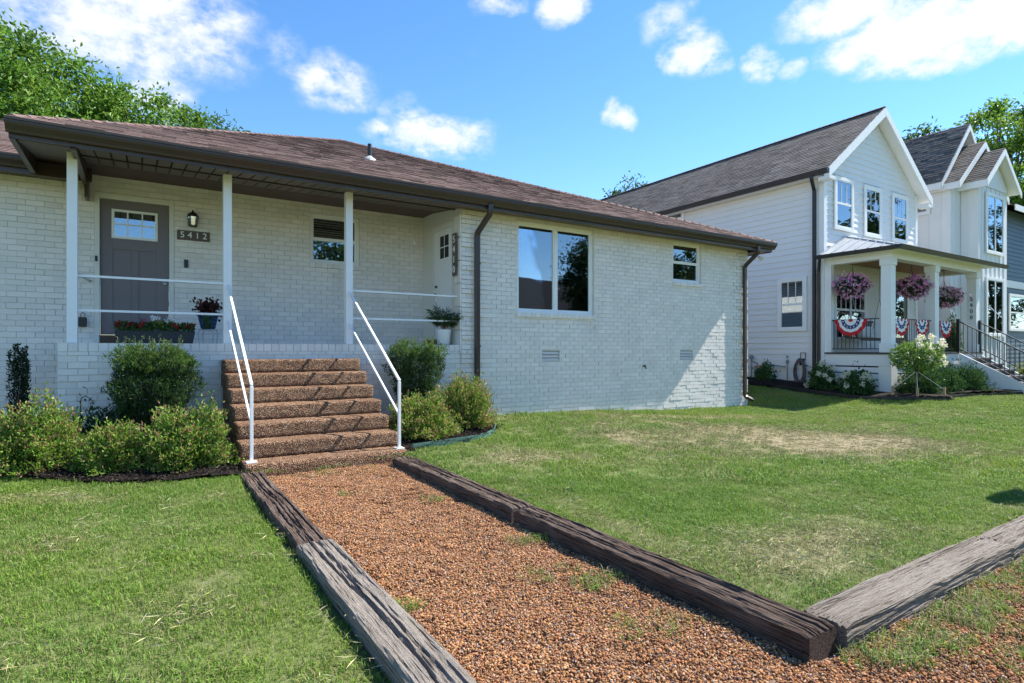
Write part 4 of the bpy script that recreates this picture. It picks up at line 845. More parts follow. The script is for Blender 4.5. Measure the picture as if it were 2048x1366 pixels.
# ------------------------------------------------------------------ things on and around the porch
ln_ = thing('wall_lantern', 'black wall lantern above the house number beside the front door', 'lamp', (.68, YD-.01, 3.36))
MB().box(.64, .72, YD-.03, YD-.012, 3.44, 3.55).build('back_plate', 'black_metal', ln_)
b = MB(); b.tube([(.68, YD-.02, 3.53), (.68, YD-.07, 3.60), (.68, YD-.11, 3.57)], .008, 6); b.lathe([(.085, 0), (.06, .05), (.015, .075), (.012, .1)], (.68, YD-.11, 3.52), 6).lathe([(.062, 0), (.062, .012)], (.68, YD-.11, 3.36), 6)
for k in range(6): t = k*math.pi/3; b.bar((.68+.058*math.cos(t), YD-.11+.058*math.sin(t), 3.37), (.68+.076*math.cos(t), YD-.11+.076*math.sin(t), 3.52), .008)
b.build('cage', 'black_metal', ln_); MB().lathe([(.052, 0), (.068, .14)], (.68, YD-.11, 3.374), 6).build('lantern_glass', 'glass', ln_)
sg = thing('house_number_sign', 'wooden sign reading 5412 below the black lantern', 'sign', (.695, YD-.02, 3.15)); MB().box(.465, .925, YD-.034, YD-.014, 3.15, 3.305).build('board', 'sign_wood', sg, .003)
numerals('5 4 1 2', .135, 'number_white', Matrix.Translation((.695, YD-.037, 3.228)) @ Matrix.Rotation(R(90), 4, 'X'), sg)
sg = thing('house_number_sign', 'dark upright wooden sign reading 5410 beside the side door', 'sign', (XC-.05, 9.1, 2.70)); MB().box(XC-.075, XC-.055, 9.03, 9.17, 2.70, 3.44).build('board', 'sign_wood', sg, .003); MB().box(XC-.054, XC-.029, 9.06, 9.08, 2.85, 3.3).build('bracket', 'terracotta_brown', sg)
for k, ch in enumerate('5410'): numerals(ch, .17, 'number_white', Matrix.Translation((XC-.078, 9.10, 3.33-.175*k)) @ Matrix.Rotation(R(-90), 4, 'Z') @ Matrix.Rotation(R(90), 4, 'X'), sg)
lp = thing('wall_lamp', 'small white wall lamp in the right corner of the porch', 'lamp', (4.46, YD-.01, 3.42)); MB().box(4.42, 4.50, YD-.03, YD-.012, 3.43, 3.56).build('back_plate', 'trim_white', lp); MB().lathe([(.03, 0), (.05, .02), (.055, .10), (.03, .13)], (4.46, YD-.08, 3.42), 8).build('lamp_shade', 'white_ceramic', lp); MB().bar((4.46, YD-.03, 3.545), (4.46, YD-.08, 3.545), .02).build('arm', 'trim_white', lp)
lb = thing('key_lock_box', 'small black lock box hanging left of the front door', 'lock box', (-.735, YD-.05, 1.74)); MB().box(-.785, -.685, YD-.10, YD-.05, 1.74, 1.88).build('box', 'black_metal', lb, .008); MB().tube([(-.76, YD-.07, 1.87), (-.76, YD-.07, 1.93), (-.735, YD-.07, 1.955), (-.71, YD-.07, 1.93), (-.71, YD-.07, 1.87)], .007, 6).build('shackle', 'grey_metal', lb); MB().bar((-.735, YD-.012, 1.945), (-.735, YD-.08, 1.945), .012).build('wall_pin', 'grey_metal', lb)
gh = thing('grab_handle', 'short grey metal handle on the wall left of the front door', 'handle', (-.72, YD-.03, 2.4)); MB().tube([(-.80, YD-.012, 2.52), (-.80, YD-.09, 2.50), (-.66, YD-.09, 2.42), (-.64, YD-.012, 2.42)], .013, 8).build('handle_bar', 'galvanized', gh, smooth=True)
def petals(name, parent, P, r, cols, n=7, mat='petal'):
    P = np.repeat(P, n, 0)+rng.normal(0, r*.35, (len(P)*n, 3)); D = rng.normal(0, 1, P.shape); D[:, 1] -= .5; D[:, 2] += .3
    return link(name, leaf_mesh(name, P, D, r, r*.95, np.repeat(cols, n, 0), mat, .1), parent)
fb = thing('flower_box', 'long dark planter of red and white flowers on the porch ledge', 'planter', (.16, 9.35, PF))
MB().add([(-.28, 9.28, PF), (.60, 9.28, PF), (.60, 9.42, PF), (-.28, 9.42, PF), (-.31, 9.25, PF+.17), (.63, 9.25, PF+.17), (.63, 9.45, PF+.17), (-.31, 9.45, PF+.17)], [(0, 3, 2, 1), (0, 1, 5, 4), (1, 2, 6, 5), (2, 3, 7, 6), (3, 0, 4, 7), (4, 5, 6, 7)]).build('box', 'planter_plastic', fb, .006)
n = 900; P = np.stack([rng.uniform(-.30, .62, n), rng.uniform(9.24, 9.46, n), PF+.16+rng.random(n)*.11], 1); link('foliage', leaf_mesh('foliage', P, rng.normal(0, 1, (n, 3))+np.array([0, 0, .8]), .05, .028, pick([(.05, .11, .03), (.08, .16, .04), (.035, .08, .025)], n)), fb)
def fl(xs_, z, cols, nm, r=.022):
    k = len(xs_); P = np.stack([xs_, rng.uniform(9.24, 9.36, k), PF+z+rng.random(k)*.07], 1); petals(nm, fb, P, r, pick(cols, k, .1))
fl(rng.uniform(-.31, .02, 34), .21, [(.48, .012, .02), (.36, .01, .025)], 'red_flowers'); fl(rng.uniform(.36, .63, 26), .20, [(.48, .012, .02), (.40, .02, .03)], 'red_flowers'); fl(rng.normal(.13, .03, 7), .30, [(.80, .80, .82)], 'white_flowers', .03); fl(rng.normal(.34, .035, 9), .28, [(.80, .80, .82)], 'white_flowers', .03); fl(rng.normal(.04, .03, 4), .25, [(.35, .04, .18)], 'pink_flowers')
n = 160; P = np.stack([rng.normal(.23, .06, n), rng.uniform(9.26, 9.36, n), PF+.22+rng.random(n)*.09], 1); link('variegated_leaves', leaf_mesh('variegated_leaves', P, rng.normal(0, 1, (n, 3)), .04, .025, pick([(.24, .30, .08), (.16, .24, .06)], n)), fb)
ps = thing('plant_stand', 'thin wire plant stand holding the blue pot', 'plant stand', (.83, 9.75, PF)); b = MB(); b.lathe([(.13, 0), (.13, .012)], (.83, 9.75, PF+.205), 20)
for k in range(4): t = .4+k*math.pi/2; b.tube([(.83+.12*math.cos(t), 9.75+.12*math.sin(t), PF+.21), (.83+.15*math.cos(t), 9.75+.15*math.sin(t), PF+.15), (.83+.13*math.cos(t), 9.75+.13*math.sin(t), PF)], .006, 5)
b.build('wire_frame', 'galvanized', ps)
pt = thing('potted_plant', 'blue glazed pot with dark red coleus on the wire stand', 'potted plant', (.83, 9.75, PF+.217)); MB().lathe([(.085, 0), (.10, .02), (.14, .20), (.15, .22), (.14, .22), (.13, .20)], (.83, 9.75, PF+.219), 20).build('pot', 'blue_glaze', pt, smooth=True)
n = 420; P = np.array((.83, 9.75, PF+.52))+rng.normal(0, 1, (n, 3))*np.array((.075, .075, .06)); link('coleus_leaves', leaf_mesh('coleus_leaves', P, rng.normal(0, 1, (n, 3))+np.array([0, 0, .3]), .06, .042, pick([(.055, .012, .016), (.035, .01, .012), (.09, .03, .02)], n)), pt)
n = 130; P = np.stack([rng.normal(.80, .04, n), np.full(n, 9.60), PF+.26+rng.random(n)*.2], 1); link('trailing_leaves', leaf_mesh('trailing_leaves', P, rng.normal(0, .6, (n, 3))+np.array([0, -.2, -1]), .05, .02, pick([(.06, .12, .04), (.10, .17, .06)], n)), pt)
pp = thing('potted_palm', 'small palm in a white pot at the right end of the porch ledge', 'potted plant', (4.44, 9.2, PF)); MB().lathe([(.095, 0), (.105, .01), (.135, .25), (.135, .265), (.12, .265), (.115, .23)], (4.44, 9.2, PF+.002), 24).build('pot', 'white_ceramic', pp, smooth=True)
P = []; D = []; st = MB()
for k in range(20):
    a = random.uniform(0, 6.28); L = random.uniform(.36, .56); el_ = random.uniform(.75, 1.45); dx, dy = math.cos(a)*math.cos(el_), math.sin(a)*math.cos(el_); pts = []
    for j in range(13):
        t = j/12; q = Vector((4.44+dx*L*t, 9.2+dy*L*t, PF+.25+math.sin(el_)*L*t-.13*t*t)); pts.append(q)
        if j > 3:
            for sgn in (-1, 1):
                for _ in range(2): P.append(q); D.append((dx+sgn*-dy*1.0+random.gauss(0, .15), dy+sgn*dx*1.0+random.gauss(0, .15), random.gauss(-.1, .25)))
    st.tube(pts[::3], .004, 4)
st.build('frond_stem', 'stake_wood', pp); link('fronds', leaf_mesh('fronds', np.array(P), np.array(D), .15, .011, pick([(.03, .075, .025), (.045, .10, .03), (.06, .12, .04)], len(P)), fold=.1), pp)
bx_ = thing('door_mat_box', 'low brown box on the porch floor beside the palm pot', 'box', (4.36, 9.5, PF)); MB().box(4.26, 4.50, 9.42, 9.6, PF-.006, PF+.10).build('tray', 'terracotta_brown', bx_, .004)
fl_ = thing('flood_light', 'double white flood light under the right corner of the eave', 'lamp', (12.86, 8.95, 3.75)); MB().lathe([(.04, 0), (.04, .05)], (12.85, 8.9, 3.745), 12).build('mount', 'trim_white', fl_)
for dx, dy in ((.03, -.12), (.16, -.02)):
    m = Matrix.Translation((12.86+dx*.6, 8.9+dy*.6, 3.70)) @ Vector((dx, dy, -.10)).to_track_quat('Z', 'Y').to_matrix().to_4x4(); o = MB().lathe([(.02, -.03), (.028, .02), (.055, .09), (.05, .095), (.001, .08)], (0, 0, 0), 14).build('lamp_head', 'white_ceramic', fl_, smooth=True); o.data.transform(m); MB().bar((12.85, 8.9, 3.75), (12.86+dx*.55, 8.9+dy*.55, 3.70), .016).build('arm', 'trim_white', fl_)

# ------------------------------------------------------------------ neighbouring house with the porch
H2 = thing('gabled_house', 'two storey white lap siding house with dark gable roof and front porch', 'house', (19.2, 12, 0))
x0, x1, yf, zs, ze = 16.4, 22.0, 9.2, 1.09, 6.62; xm = (x0+x1)/2; zp = 8.72; slope = (zp-ze)/(xm-x0)
MB().prism([(x0, -.2), (x1, -.2), (x1, ze), (xm, zp-.1), (x0, ze)], 'y', yf, 26).build('wall', 'siding_white', H2)
def lap(pts_a, pts_b, z, hgt, nrm, parent=H2, mat='siding_white'):
    a = Vector((*pts_a, 0)); b = Vector((*pts_b, 0)); n = Vector((*nrm, 0)); up = Vector((0, 0, 1)); q = [a+n*.031+up*z, b+n*.031+up*z, b+n*.008+up*(z+hgt), a+n*.008+up*(z+hgt), a+up*z, b+up*z, b+up*(z+hgt), a+up*(z+hgt)]
    return MB().add(q, [(0, 1, 2, 3), (0, 4, 5, 1), (0, 3, 7, 4), (1, 5, 6, 2), (2, 6, 7, 3)]).build('siding_board', mat, parent)
z = zs
while z < ze-.1: lap((x0, 26), (x0, yf+.1), z, .176, (-1, 0)); z += .176
z = 1.40
while z < zp-.25:
    a, b = x0+.1, x1-.1
    if z+.17 > ze-.12: ins = (z+.17-ze+.12)/slope; a, b = max(a, x0+ins), min(b, x1-ins)
    if b-a > .1: lap((a, yf), (b, yf), z, .176, (0, -1))
    z += .176
MB().box(x0-.045, x0+.10, yf-.045, yf+.10, zs, ze-.05).build('corner_board', 'trim_white', H2); MB().box(x1-.10, x1+.045, yf-.045, yf+.1, zs, ze-.05).build('corner_board', 'trim_white', H2)
MB().box(x0-.03, x0-.0005, yf+.1, 26, zs-.24, zs-.004).build('skirt_board', 'siding_white', H2)
yo = yf-.34; ov = .36
def slab(xa, za, xb, zb, y0, y1, th, mat, par, name):
    return MB().add([(xa, y0, za), (xb, y0, zb), (xb, y1, zb), (xa, y1, za), (xa, y0, za-th), (xb, y0, zb-th), (xb, y1, zb-th), (xa, y1, za-th)], [(0, 1, 2, 3), (7, 6, 5, 4), (0, 4, 5, 1), (1, 5, 6, 2), (2, 6, 7, 3), (3, 7, 4, 0)]).build(name, mat, par)
zel = ze-slope*ov+.12; zer = zel; zpk = zp+.12
r2 = slab(x0-ov, zel, xm, zpk, yo, 26.5, .10, 'trim_white', H2, 'roof'); slab(x1+ov, zer, xm+.001, zpk, yo, 26.5, .10, 'trim_white', H2, 'roof')
sl = Vector((xm-x0+ov, 0, zpk-zel)); L_ = sl.length; sl.normalize()
shingle_obj(shingles((x0-ov-.03, 26.5, zel-.01), np.array((0, -1., 0)), np.array(sl), [(0, 0), (26.5-yo+.02, 0), (26.5-yo+.02, L_+.03), (0, L_+.03)], .145, .32), 'shingle_field', 'shingle_grey', r2)
sr = Vector((-(xm-x0+ov), 0, zpk-zel)).normalized(); shingle_obj(shingles((x1+ov+.03, yo-.02, zel-.01), np.array((0, 1., 0)), np.array(sr), [(0, 0), (26.5-yo, 0), (26.5-yo, L_+.03), (0, L_+.03)], .145, .32), 'shingle_field', 'shingle_grey', r2)
hipcap((xm, yo, zpk+.01), (xm, 26.4, zpk+.01), r2, 'shingle_grey', .14)
for s_, xa in ((1, x0-ov), (-1, x1+ov)):
    MB().add([(xa, yo-.035, zel-.02), (xm, yo-.035, zpk-.02), (xm, yo-.035, zpk-.27), (xa, yo-.035, zel-.27), (xa, yo-.003, zel-.02), (xm, yo-.003, zpk-.02), (xm, yo-.003, zpk-.27), (xa, yo-.003, zel-.27)], [(0, 1, 2, 3), (7, 6, 5, 4), (0, 4, 5, 1), (2, 6, 7, 3), (0, 3, 7, 4)]).build('rake_board', 'trim_white', H2)
    xi = xa+s_*ov; a_, b_ = sorted((xa+s_*.01, xi-s_*.03)); MB().box(a_, b_, yo-.03, yf-.04, zel-.30, zel-.21).build('eave_return', 'trim_white', H2)
MB().box(x0-ov+.012, x0-.03, yf-.03, 26, zel-.16, zel-.14).build('soffit', 'trim_white', H2)
MB().box(x0-.03, x0-.002, yf+.1, 26, ze-.28, ze-.10).build('frieze_board', 'trim_white', H2)
MB().prism([(x0-ov-.005, zel-.02), (x0-ov-.005, zel-.16), (x0-ov-.08, zel-.16), (x0-ov-.12, zel-.03), (x0-ov-.12, zel-.015)], 'y', yo-.02, 26.4).build('gutter', 'dark_gutter', H2)
ds = MB(); ds.bar((x0-ov-.07, 9.30, zel-.14), (x0-ov-.07, 9.30, zel-.24), .09, .07, up=(0, 1, 0)).bar((x0-ov-.07, 9.30, zel-.22), (x0-.085, 9.42, zel-.48), .09, .07).bar((x0-.085, 9.42, zel-.46), (x0-.085, 9.42, .35), .095, .075, up=(0, 1, 0)); ds.build('downspout', 'dark_gutter', H2, .008)
ds = MB(); ds.bar((x0-.28, 9.15, 4.03), (x0-.28, 9.15, 3.92), .08, .065, up=(0, 1, 0)).bar((x0-.28, 9.15, 3.94), (x0-.095, 9.28, 3.66), .08, .065).bar((x0-.095, 9.28, 3.68), (x0-.095, 9.28, .35), .08, .07, up=(0, 1, 0)); ds.build('downspout', 'brown_metal', H2, .008)
def far_window(par, a, b, c, d, y, ax='y', split=True, grille=0, blind=None, shade=None, tw=.10, two=False):
    def bx(mb, p, q, r, s_, e, f): return mb.box(p, q, r, s_, e, f) if ax == 'y' else mb.box(r, s_, p, q, e, f)
    w = MB()
    for p in ((a-tw, a, c-tw, d+tw), (b, b+tw, c-tw, d+tw), (a, b, c-tw, c), (a, b, d, d+tw)): bx(w, p[0], p[1], y-.05, y-.001, p[2], p[3])
    win = w.build('window', 'trim_white', par, .004); m = (c+d)/2; xm_ = (a+b)/2
    cells = [(a, b, c, m), (a, b, m, d)] if split and not two else ([(a, xm_, c, d), (xm_, b, c, d)] if not split and two else ([(a, xm_, c, m), (xm_, b, c, m), (a, xm_, m, d), (xm_, b, m, d)] if two else [(a, b, c, d)]))
    r = MB(); bx(r, a, b, y-.012, y-.004, c, d); r.build('room_shade', shade or 'interior_dark', win)
    for p in cells:
        s_ = MB(); t = .03
        for q in ((p[0], p[0]+t, p[2], p[3]), (p[1]-t, p[1], p[2], p[3]), (p[0]+t, p[1]-t, p[2], p[2]+t), (p[0]+t, p[1]-t, p[3]-t, p[3])): bx(s_, q[0], q[1], y-.042, y-.0125, q[2], q[3])
        s_.build('sash', 'trim_white', win)
        g = MB(); bx(g, p[0]+t, p[1]-t, y-.026, y-.023, p[2]+t, p[3]-t); g.build('pane', 'glass', win)
        if grille and p[3] == d:
            gm = MB()
            for k in range(1, grille+1): xx = p[0]+(p[1]-p[0])*k/(grille+1); bx(gm, xx-.01, xx+.01, y-.034, y-.027, p[2]+t, p[3]-t)
            gm.build('muntin', 'trim_white', win)
        if blind and p[3] == d:
            zb = p[3]-.05
            while zb > p[2]+.03: bl = MB(); bx(bl, p[0]+.04, p[1]-.04, y-.022, y-.013, zb-.02, zb+.008); bl.build('blind_slat', 'blind', win); zb -= .05
    return win
yy = yf-.03
far_window(H2, 16.98, 17.81, 5.0, 6.36, yy, grille=2); far_window(H2, 18.65, 19.49, 4.98, 6.35, yy, grille=2); far_window(H2, 20.38, 21.22, 4.98, 6.35, yy, grille=2)
far_window(H2, 9.76, 10.48, 2.06, 3.46, x0-.025, ax='x', grille=2, blind=True); far_window(H2, 14.3, 15.1, 6.16, 6.36, x0-.025, ax='x', split=False)
far_window(H2, 16.95, 18.58, 1.75, 3.42, yy, two=True, grille=2)
dr2 = MB().box(20.2, 21.25, yy-.03, yy-.002, 1.36, 3.5).build('front_door', 'black_metal', H2); MB().box(20.42, 21.02, yy-.036, yy-.031, 1.8, 3.35).build('pane', 'glass', dr2); MB().box(20.08, 20.2, yy-.05, yy-.001, 1.36, 3.62).box(21.25, 21.37, yy-.05, yy-.001, 1.36, 3.62).box(20.2, 21.25, yy-.05, yy-.001, 3.5, 3.62).build('door_frame', 'trim_white', H2)
# porch
PZ = 1.335; yp = 7.42; px1 = 22.15
MB().box(x0-.03, px1, yp-.03, yf-.03, PZ-.05, PZ).build('porch_floor', 'tread_dark', H2); MB().box(x0, px1-.03, yp, yf-.03, PZ-.36, PZ-.052).build('porch_band', 'siding_white', H2)
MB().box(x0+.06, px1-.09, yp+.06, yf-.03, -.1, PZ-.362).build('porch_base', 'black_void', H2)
for k in range(5):
    z0_ = PZ-.37-(k+1)*.172; MB().box(x0+.022, x0+.058, yp+.10, yf-.04, z0_, z0_+.142).build('skirt_board', 'siding_white', H2); MB().box(x0+.10, 20.3, yp+.022, yp+.058, z0_, z0_+.142).build('skirt_board', 'siding_white', H2)
for xa in (x0, 19.0, 20.3): MB().box(xa-.02, xa+.30, yp-.015, yp+.30, -.1, PZ-.365).build('porch_pier', 'siding_white', H2)
for cxx in (16.56, 19.1, 21.92):
    cm = MB(); cm.box(cxx-.125, cxx+.125, yp+.02, yp+.27, PZ+.25, 3.62).box(cxx-.155, cxx+.155, yp-.01, yp+.30, PZ+.002, PZ+.248).box(cxx-.15, cxx+.15, yp-.005, yp+.295, 3.622, 3.80); cm.build('porch_column', 'trim_white', H2, .006)
MB().box(x0+.0, x0+.16, yf-.22, yf-.03, PZ+.002, 3.8).build('porch_pilaster', 'trim_white', H2)
numerals('5', .17, 'black_metal', Matrix.Translation((21.79, yp+.145, 2.98)) @ Matrix.Rotation(R(-90), 4, 'Z') @ Matrix.Rotation(R(90), 4, 'X'), H2); 
for k, ch in enumerate('408'): numerals(ch, .17, 'black_metal', Matrix.Translation((21.79, yp+.145, 2.79-.19*k)) @ Matrix.Rotation(R(-90), 4, 'Z') @ Matrix.Rotation(R(90), 4, 'X'), H2)
bm = MB(); bm.box(x0, px1-.05, yp, yp+.28, 3.802, 4.02).box(x0, x0+.28, yp+.28, yf-.03, 3.802, 4.02).box(px1-.33, px1-.05, yp+.28, yf-.03, 3.802, 4.02); bm.build('porch_beam', 'trim_white', H2)
for k in range(18):
    xa = x0+.29+k*.3; MB().box(xa+.003, min(xa+.297, px1-.335), yp+.285, yf-.035, 3.94, 3.96).build('ceiling_board', 'porch_wood', H2)
a0, a1, b0 = 16.1, 22.95, 7.1; A = (a0, b0, 4.07); Bp = (a1, b0, 4.07); Cp = (21.6, yf-.03, 4.76); Dp = (17.58, yf-.03, 4.76); E0 = (a0, yf-.03, 4.07); F0 = (a1, yf-.03, 4.07)
pr = MB().add([A, Bp, Cp, Dp, E0, F0], [(0, 1, 2, 3), (0, 3, 4), (1, 5, 2), (0, 4, 5, 1)]).build('porch_roof', 'galvanized', H2)
MB().box(a0+.01, a1-.01, b0+.01, yf-.04, 4.022, 4.066).build('porch_soffit', 'trim_white', H2)
n = 7
for k in range(n):                                            # raised seams on the side slope run up from the eave
    y = b0+.12+(yf-b0-.2)*k/(n-1); t = min(1, (y-b0)/(yf-.03-b0)); MB().bar((a0-.015, y, 4.075), (a0+(Dp[0]-a0)*t, y, 4.075+.69*t), .03, .035).build('roof_seam', 'galvanized', pr)
for k in range(23):
    xx = a0+.1+k*(a1-a0-.2)/22; t = min(1, (xx-a0)/(Dp[0]-a0), (a1-xx)/(a1-Cp[0])); MB().bar((xx, b0-.015, 4.08), (xx, b0+(yf-.03-b0)*t, 4.08+.69*t), .03, .035).build('roof_seam', 'galvanized', pr)
MB().bar(A, Dp, .09, .03).build('hip_flashing', 'galvanized', pr)
MB().prism([(b0-.005, 4.07), (b0-.005, 3.96), (b0-.07, 3.96), (b0-.11, 4.06)], 'x', a0-.08, a1+.05).build('porch_gutter', 'dark_gutter', H2); MB().prism([(a0-.005, 4.07), (a0-.005, 3.96), (a0-.07, 3.96), (a0-.11, 4.06)], 'y', b0-.0, yf).build('porch_gutter', 'dark_gutter', H2)
def railing(p, q, par, ztop=2.235, zbot=1.43, gap=.105, slope_=0):
    a = Vector(p); b = Vector(q); L = (b-a).length; r = MB(); dz = Vector((0, 0, slope_)); zt = Vector((0, 0, ztop)); zb = Vector((0, 0, zbot))
    r.bar(a+zt, b+zt+dz, .035, .03).bar(a+zb, b+zb+dz, .03, .025); ro = r.build('rail', 'black_metal', par); n = int(L/gap)
    for k in range(1, n): t = k/n; o = a.lerp(b, t); MB().bar(o+zb+dz*t, o+zt+dz*t, .014).build('baluster', 'black_metal', ro)
    return ro
railing((x0+.06, yf-.05, 0), (x0+.06, yp+.32, 0), H2); railing((16.72, yp+.12, 0), (18.94, yp+.12, 0), H2); railing((19.27, yp+.12, 0), (20.4, yp+.12, 0), H2)
ns = 7; rise = (PZ-.15)/ns
for k in range(ns-1):
    zt = PZ-rise*(k+1); y1 = yp-.03-.28*k; MB().box(20.42, 22.0, y1-.30, y1-.002, zt-.05, zt).build('stair_tread', 'tread_dark', H2); MB().box(20.45, 21.97, y1-.27, y1-.25, zt-rise, zt-.052).build('stair_riser', 'tread_dark', H2)
MB().prism([(yp-.04, PZ-.02), (yp-.04, .1), (yp-.28*ns-.05, .1), (yp-.28*ns-.05, .2)], 'x', 20.38, 20.418).build('stringer', 'siding_white', H2); MB().prism([(yp-.04, PZ-.1), (yp-.04, .1), (yp-.28*ns, .1)], 'x', 22.002, 22.04).build('stringer', 'siding_white', H2)
for xx in (20.44, 21.98):
    railing((xx, yp-.02, 0), (xx, yp-.28*ns, 0), H2, ztop=2.25, zbot=1.45, slope_=-(PZ-.15)); MB().box(xx-.04, xx+.04, yp-.04, yp+.04, PZ, 2.32).build('rail_post', 'black_metal', H2); MB().box(xx-.03, xx+.03, yp-.28*ns-.03, yp-.28*ns+.03, .1, 1.12).build('rail_post', 'black_metal', H2)
def bunting(label, c, w, h, ax):
    th = thing('bunting', label, 'bunting', (c[0], c[1], c[2]-h), 'patriotic bunting on the neighbouring porch rail'); NS = 40
    rings = [(0, .16, 'bunting_red'), (.16, .38, 'bunting_white'), (.38, .60, 'bunting_blue'), (.60, .78, 'bunting_white'), (.78, 1.0, 'bunting_red')]
    def P(r, a, off=0):
        rr = r*(1+.02*math.sin(a*13)); u = -math.cos(a)*rr*w/2; zz = -math.sin(a)*rr*h; o = -.02-.018*math.sin(a*16)*r-off
        return (c[0]+u, c[1]+o, c[2]+zz) if ax == 'y' else (c[0]+o, c[1]-u, c[2]+zz)
    for r0, r1, m in rings:
        b = MB()
        for k in range(NS):
            a, a2 = math.pi*k/NS, math.pi*(k+1)/NS; b.add([P(r0, a), P(r0, a2), P(r1, a2), P(r1, a)], [(0, 1, 2, 3)])
        b.build('fabric_band', m, th)
    b = MB()
    for k in range(7):
        a = math.pi*(k+.5)/7; q = Vector(P(.49, a, .006)); n_ = 10; pts = []
        for j in range(n_): rr = (.035 if j % 2 == 0 else .015)*w; t = 2*math.pi*j/n_; pts.append((q.x+rr*math.cos(t), q.y, q.z+rr*math.sin(t)) if ax == 'y' else (q.x, q.y+rr*math.cos(t), q.z+rr*math.sin(t)))
        b.add(pts, [tuple(range(n_))])
    b.build('stars', 'bunting_white', th)
bunting('red white and blue bunting on the left side rail of the neighbouring porch', (x0+.03, 8.45, 2.24), .85, .45, 'x')
bunting('red white and blue bunting just right of the corner column', (17.12, yp+.09, 2.24), .84, .46, 'y'); bunting('red white and blue bunting just left of the middle column', (18.3, yp+.09, 2.24), .80, .46, 'y'); bunting('red white and blue bunting right of the middle column by the stairs', (19.82, yp+.09, 2.24), .86, .48, 'y')
def basket(label, c, r, cols):
    th = thing('hanging_basket', label, 'flower basket', (c[0], c[1], c[2]-r), 'hanging baskets on the neighbouring porch'); n = 1500; U = rng.normal(size=(n, 3)); U = unitv(U); P = np.array(c)+U*np.array((r, r, r*.68))*rng.uniform(.55, 1.0, (n, 1)); D = U+rng.normal(0, .5, U.shape); D[:, 2] -= .3
    link('foliage', leaf_mesh('foliage', P, D, .07, .03, pick([(.05, .09, .03), (.08, .12, .04), (.04, .06, .03)], n)), th)
    n = 330; U = unitv(rng.normal(size=(n, 3))+np.array([0, 0, .15])); lm = np.array([1+.35*noise.noise(Vector(u_)*2.3+Vector(c)) for u_ in U])[:, None]; P = np.array(c)+U*np.array((r*1.04, r*1.04, r*.76))*lm*rng.uniform(.85, 1.12, (n, 1)); petals('blossoms', th, P, .045, pick(cols, n, .15), 5)
    b = MB()
    for k in range(3): t = 2.1*k; b.bar((c[0]+.15*math.cos(t), c[1]+.15*math.sin(t), c[2]+.15), (c[0], c[1], c[2]+.5), .008)
    b.bar((c[0], c[1], c[2]+.5), (c[0], c[1], 3.93), .012).lathe([(.10, -.16), (.15, 0)], c, 12); b.build('hanger', 'black_metal', th)
PK = [(.78, .30, .60), (.70, .22, .50), (.84, .52, .70), (.76, .42, .58)]; PK2 = [(.74, .40, .50), (.80, .54, .60), (.62, .26, .40)]
basket('hanging basket of magenta petunias left of the corner column', (16.62, 8.52, 3.18), .40, PK); basket('hanging basket of magenta petunias between the corner and middle columns', (18.85, 7.98, 3.22), .42, PK); basket('hanging basket of pale pink petunias right of the middle column', (20.35, 7.75, 2.98), .42, PK2)
sw_ = thing('porch_swing', 'dark wooden porch swing behind the railing of the neighbouring porch', 'swing', (17.3, 8.55, 1.75))
for k in range(5): MB().box(16.75, 18.35, 8.33+k*.09, 8.41+k*.09, 1.72, 1.745).build('seat_slat', 'sign_wood', sw_)
for k in range(13): MB().box(16.78+k*.12, 16.84+k*.12, 8.80, 8.825, 1.75, 2.2).build('back_slat', 'sign_wood', sw_)
MB().box(16.75, 18.35, 8.79, 8.835, 2.2, 2.26).box(16.75, 18.35, 8.32, 8.36, 1.66, 1.718).build('frame_bar', 'sign_wood', sw_); MB().box(17.35, 17.95, 8.60, 8.78, 1.75, 2.08).build('cushion', 'white_ceramic', sw_, .04)
b = MB()
for xx in (16.8, 18.3): b.bar((xx, 8.36, 1.75), (xx, 8.6, 2.9), .012).bar((xx, 8.8, 1.9), (xx, 8.6, 2.9), .012).bar((xx, 8.6, 2.9), (xx, 8.6, 3.93), .012)
b.build('chain', 'grey_metal', sw_)
# utilities on the side wall
gm = thing('gas_meter', 'grey gas meter with pipes on the neighbouring side wall', 'gas meter', (16.2, 11.1, .55)); b = MB(); b.tube([(16.3, 11.45, .35), (16.3, 11.45, 1.12)], .022, 8).tube([(16.3, 11.45, 1.05), (16.28, 11.3, 1.02), (16.24, 11.2, .98), (16.22, 11.18, .86)], .018, 8).tube([(16.22, 11.02, .86), (16.22, 11.0, 1.0), (16.24, 10.9, .97), (16.3, 10.35, .90), (16.4, 10.33, .90)], .02, 8); b.build('pipes', 'grey_metal', gm, smooth=True)
o = MB().lathe([(.001, -.09), (.12, -.09), (.15, -.05), (.15, .05), (.12, .09), (.001, .09)], (0, 0, 0), 20).build('meter_body', 'grey_metal', gm, smooth=True); o.data.transform(Matrix.Translation((16.2, 11.1, .72)) @ Matrix.Rotation(R(90), 4, 'Y')); MB().box(16.1, 16.28, 11.0, 11.2, .84, .92).build('regulator', 'stake_wood', gm, .01); MB().lathe([(.06, 0), (.07, .05), (.05, .12)], (16.3, 11.45, 1.12), 12).build('regulator_cap', 'grey_metal', gm)
hs = thing('hose_hanger', 'coiled dark garden hose on a wall hanger beside the corner downspout', 'garden hose', (16.25, 9.8, .45)); b = MB()
for k in range(9):
    w_ = .10+.011*k; pts = [(16.22+.008*(k % 4), 9.8+w_*math.cos(t), .80+.30*math.sin(t)*(1+.03*k)-.03*(k % 3)) for t in np.linspace(0, 2*math.pi, 22)]; b.tube(pts, .014, 6)
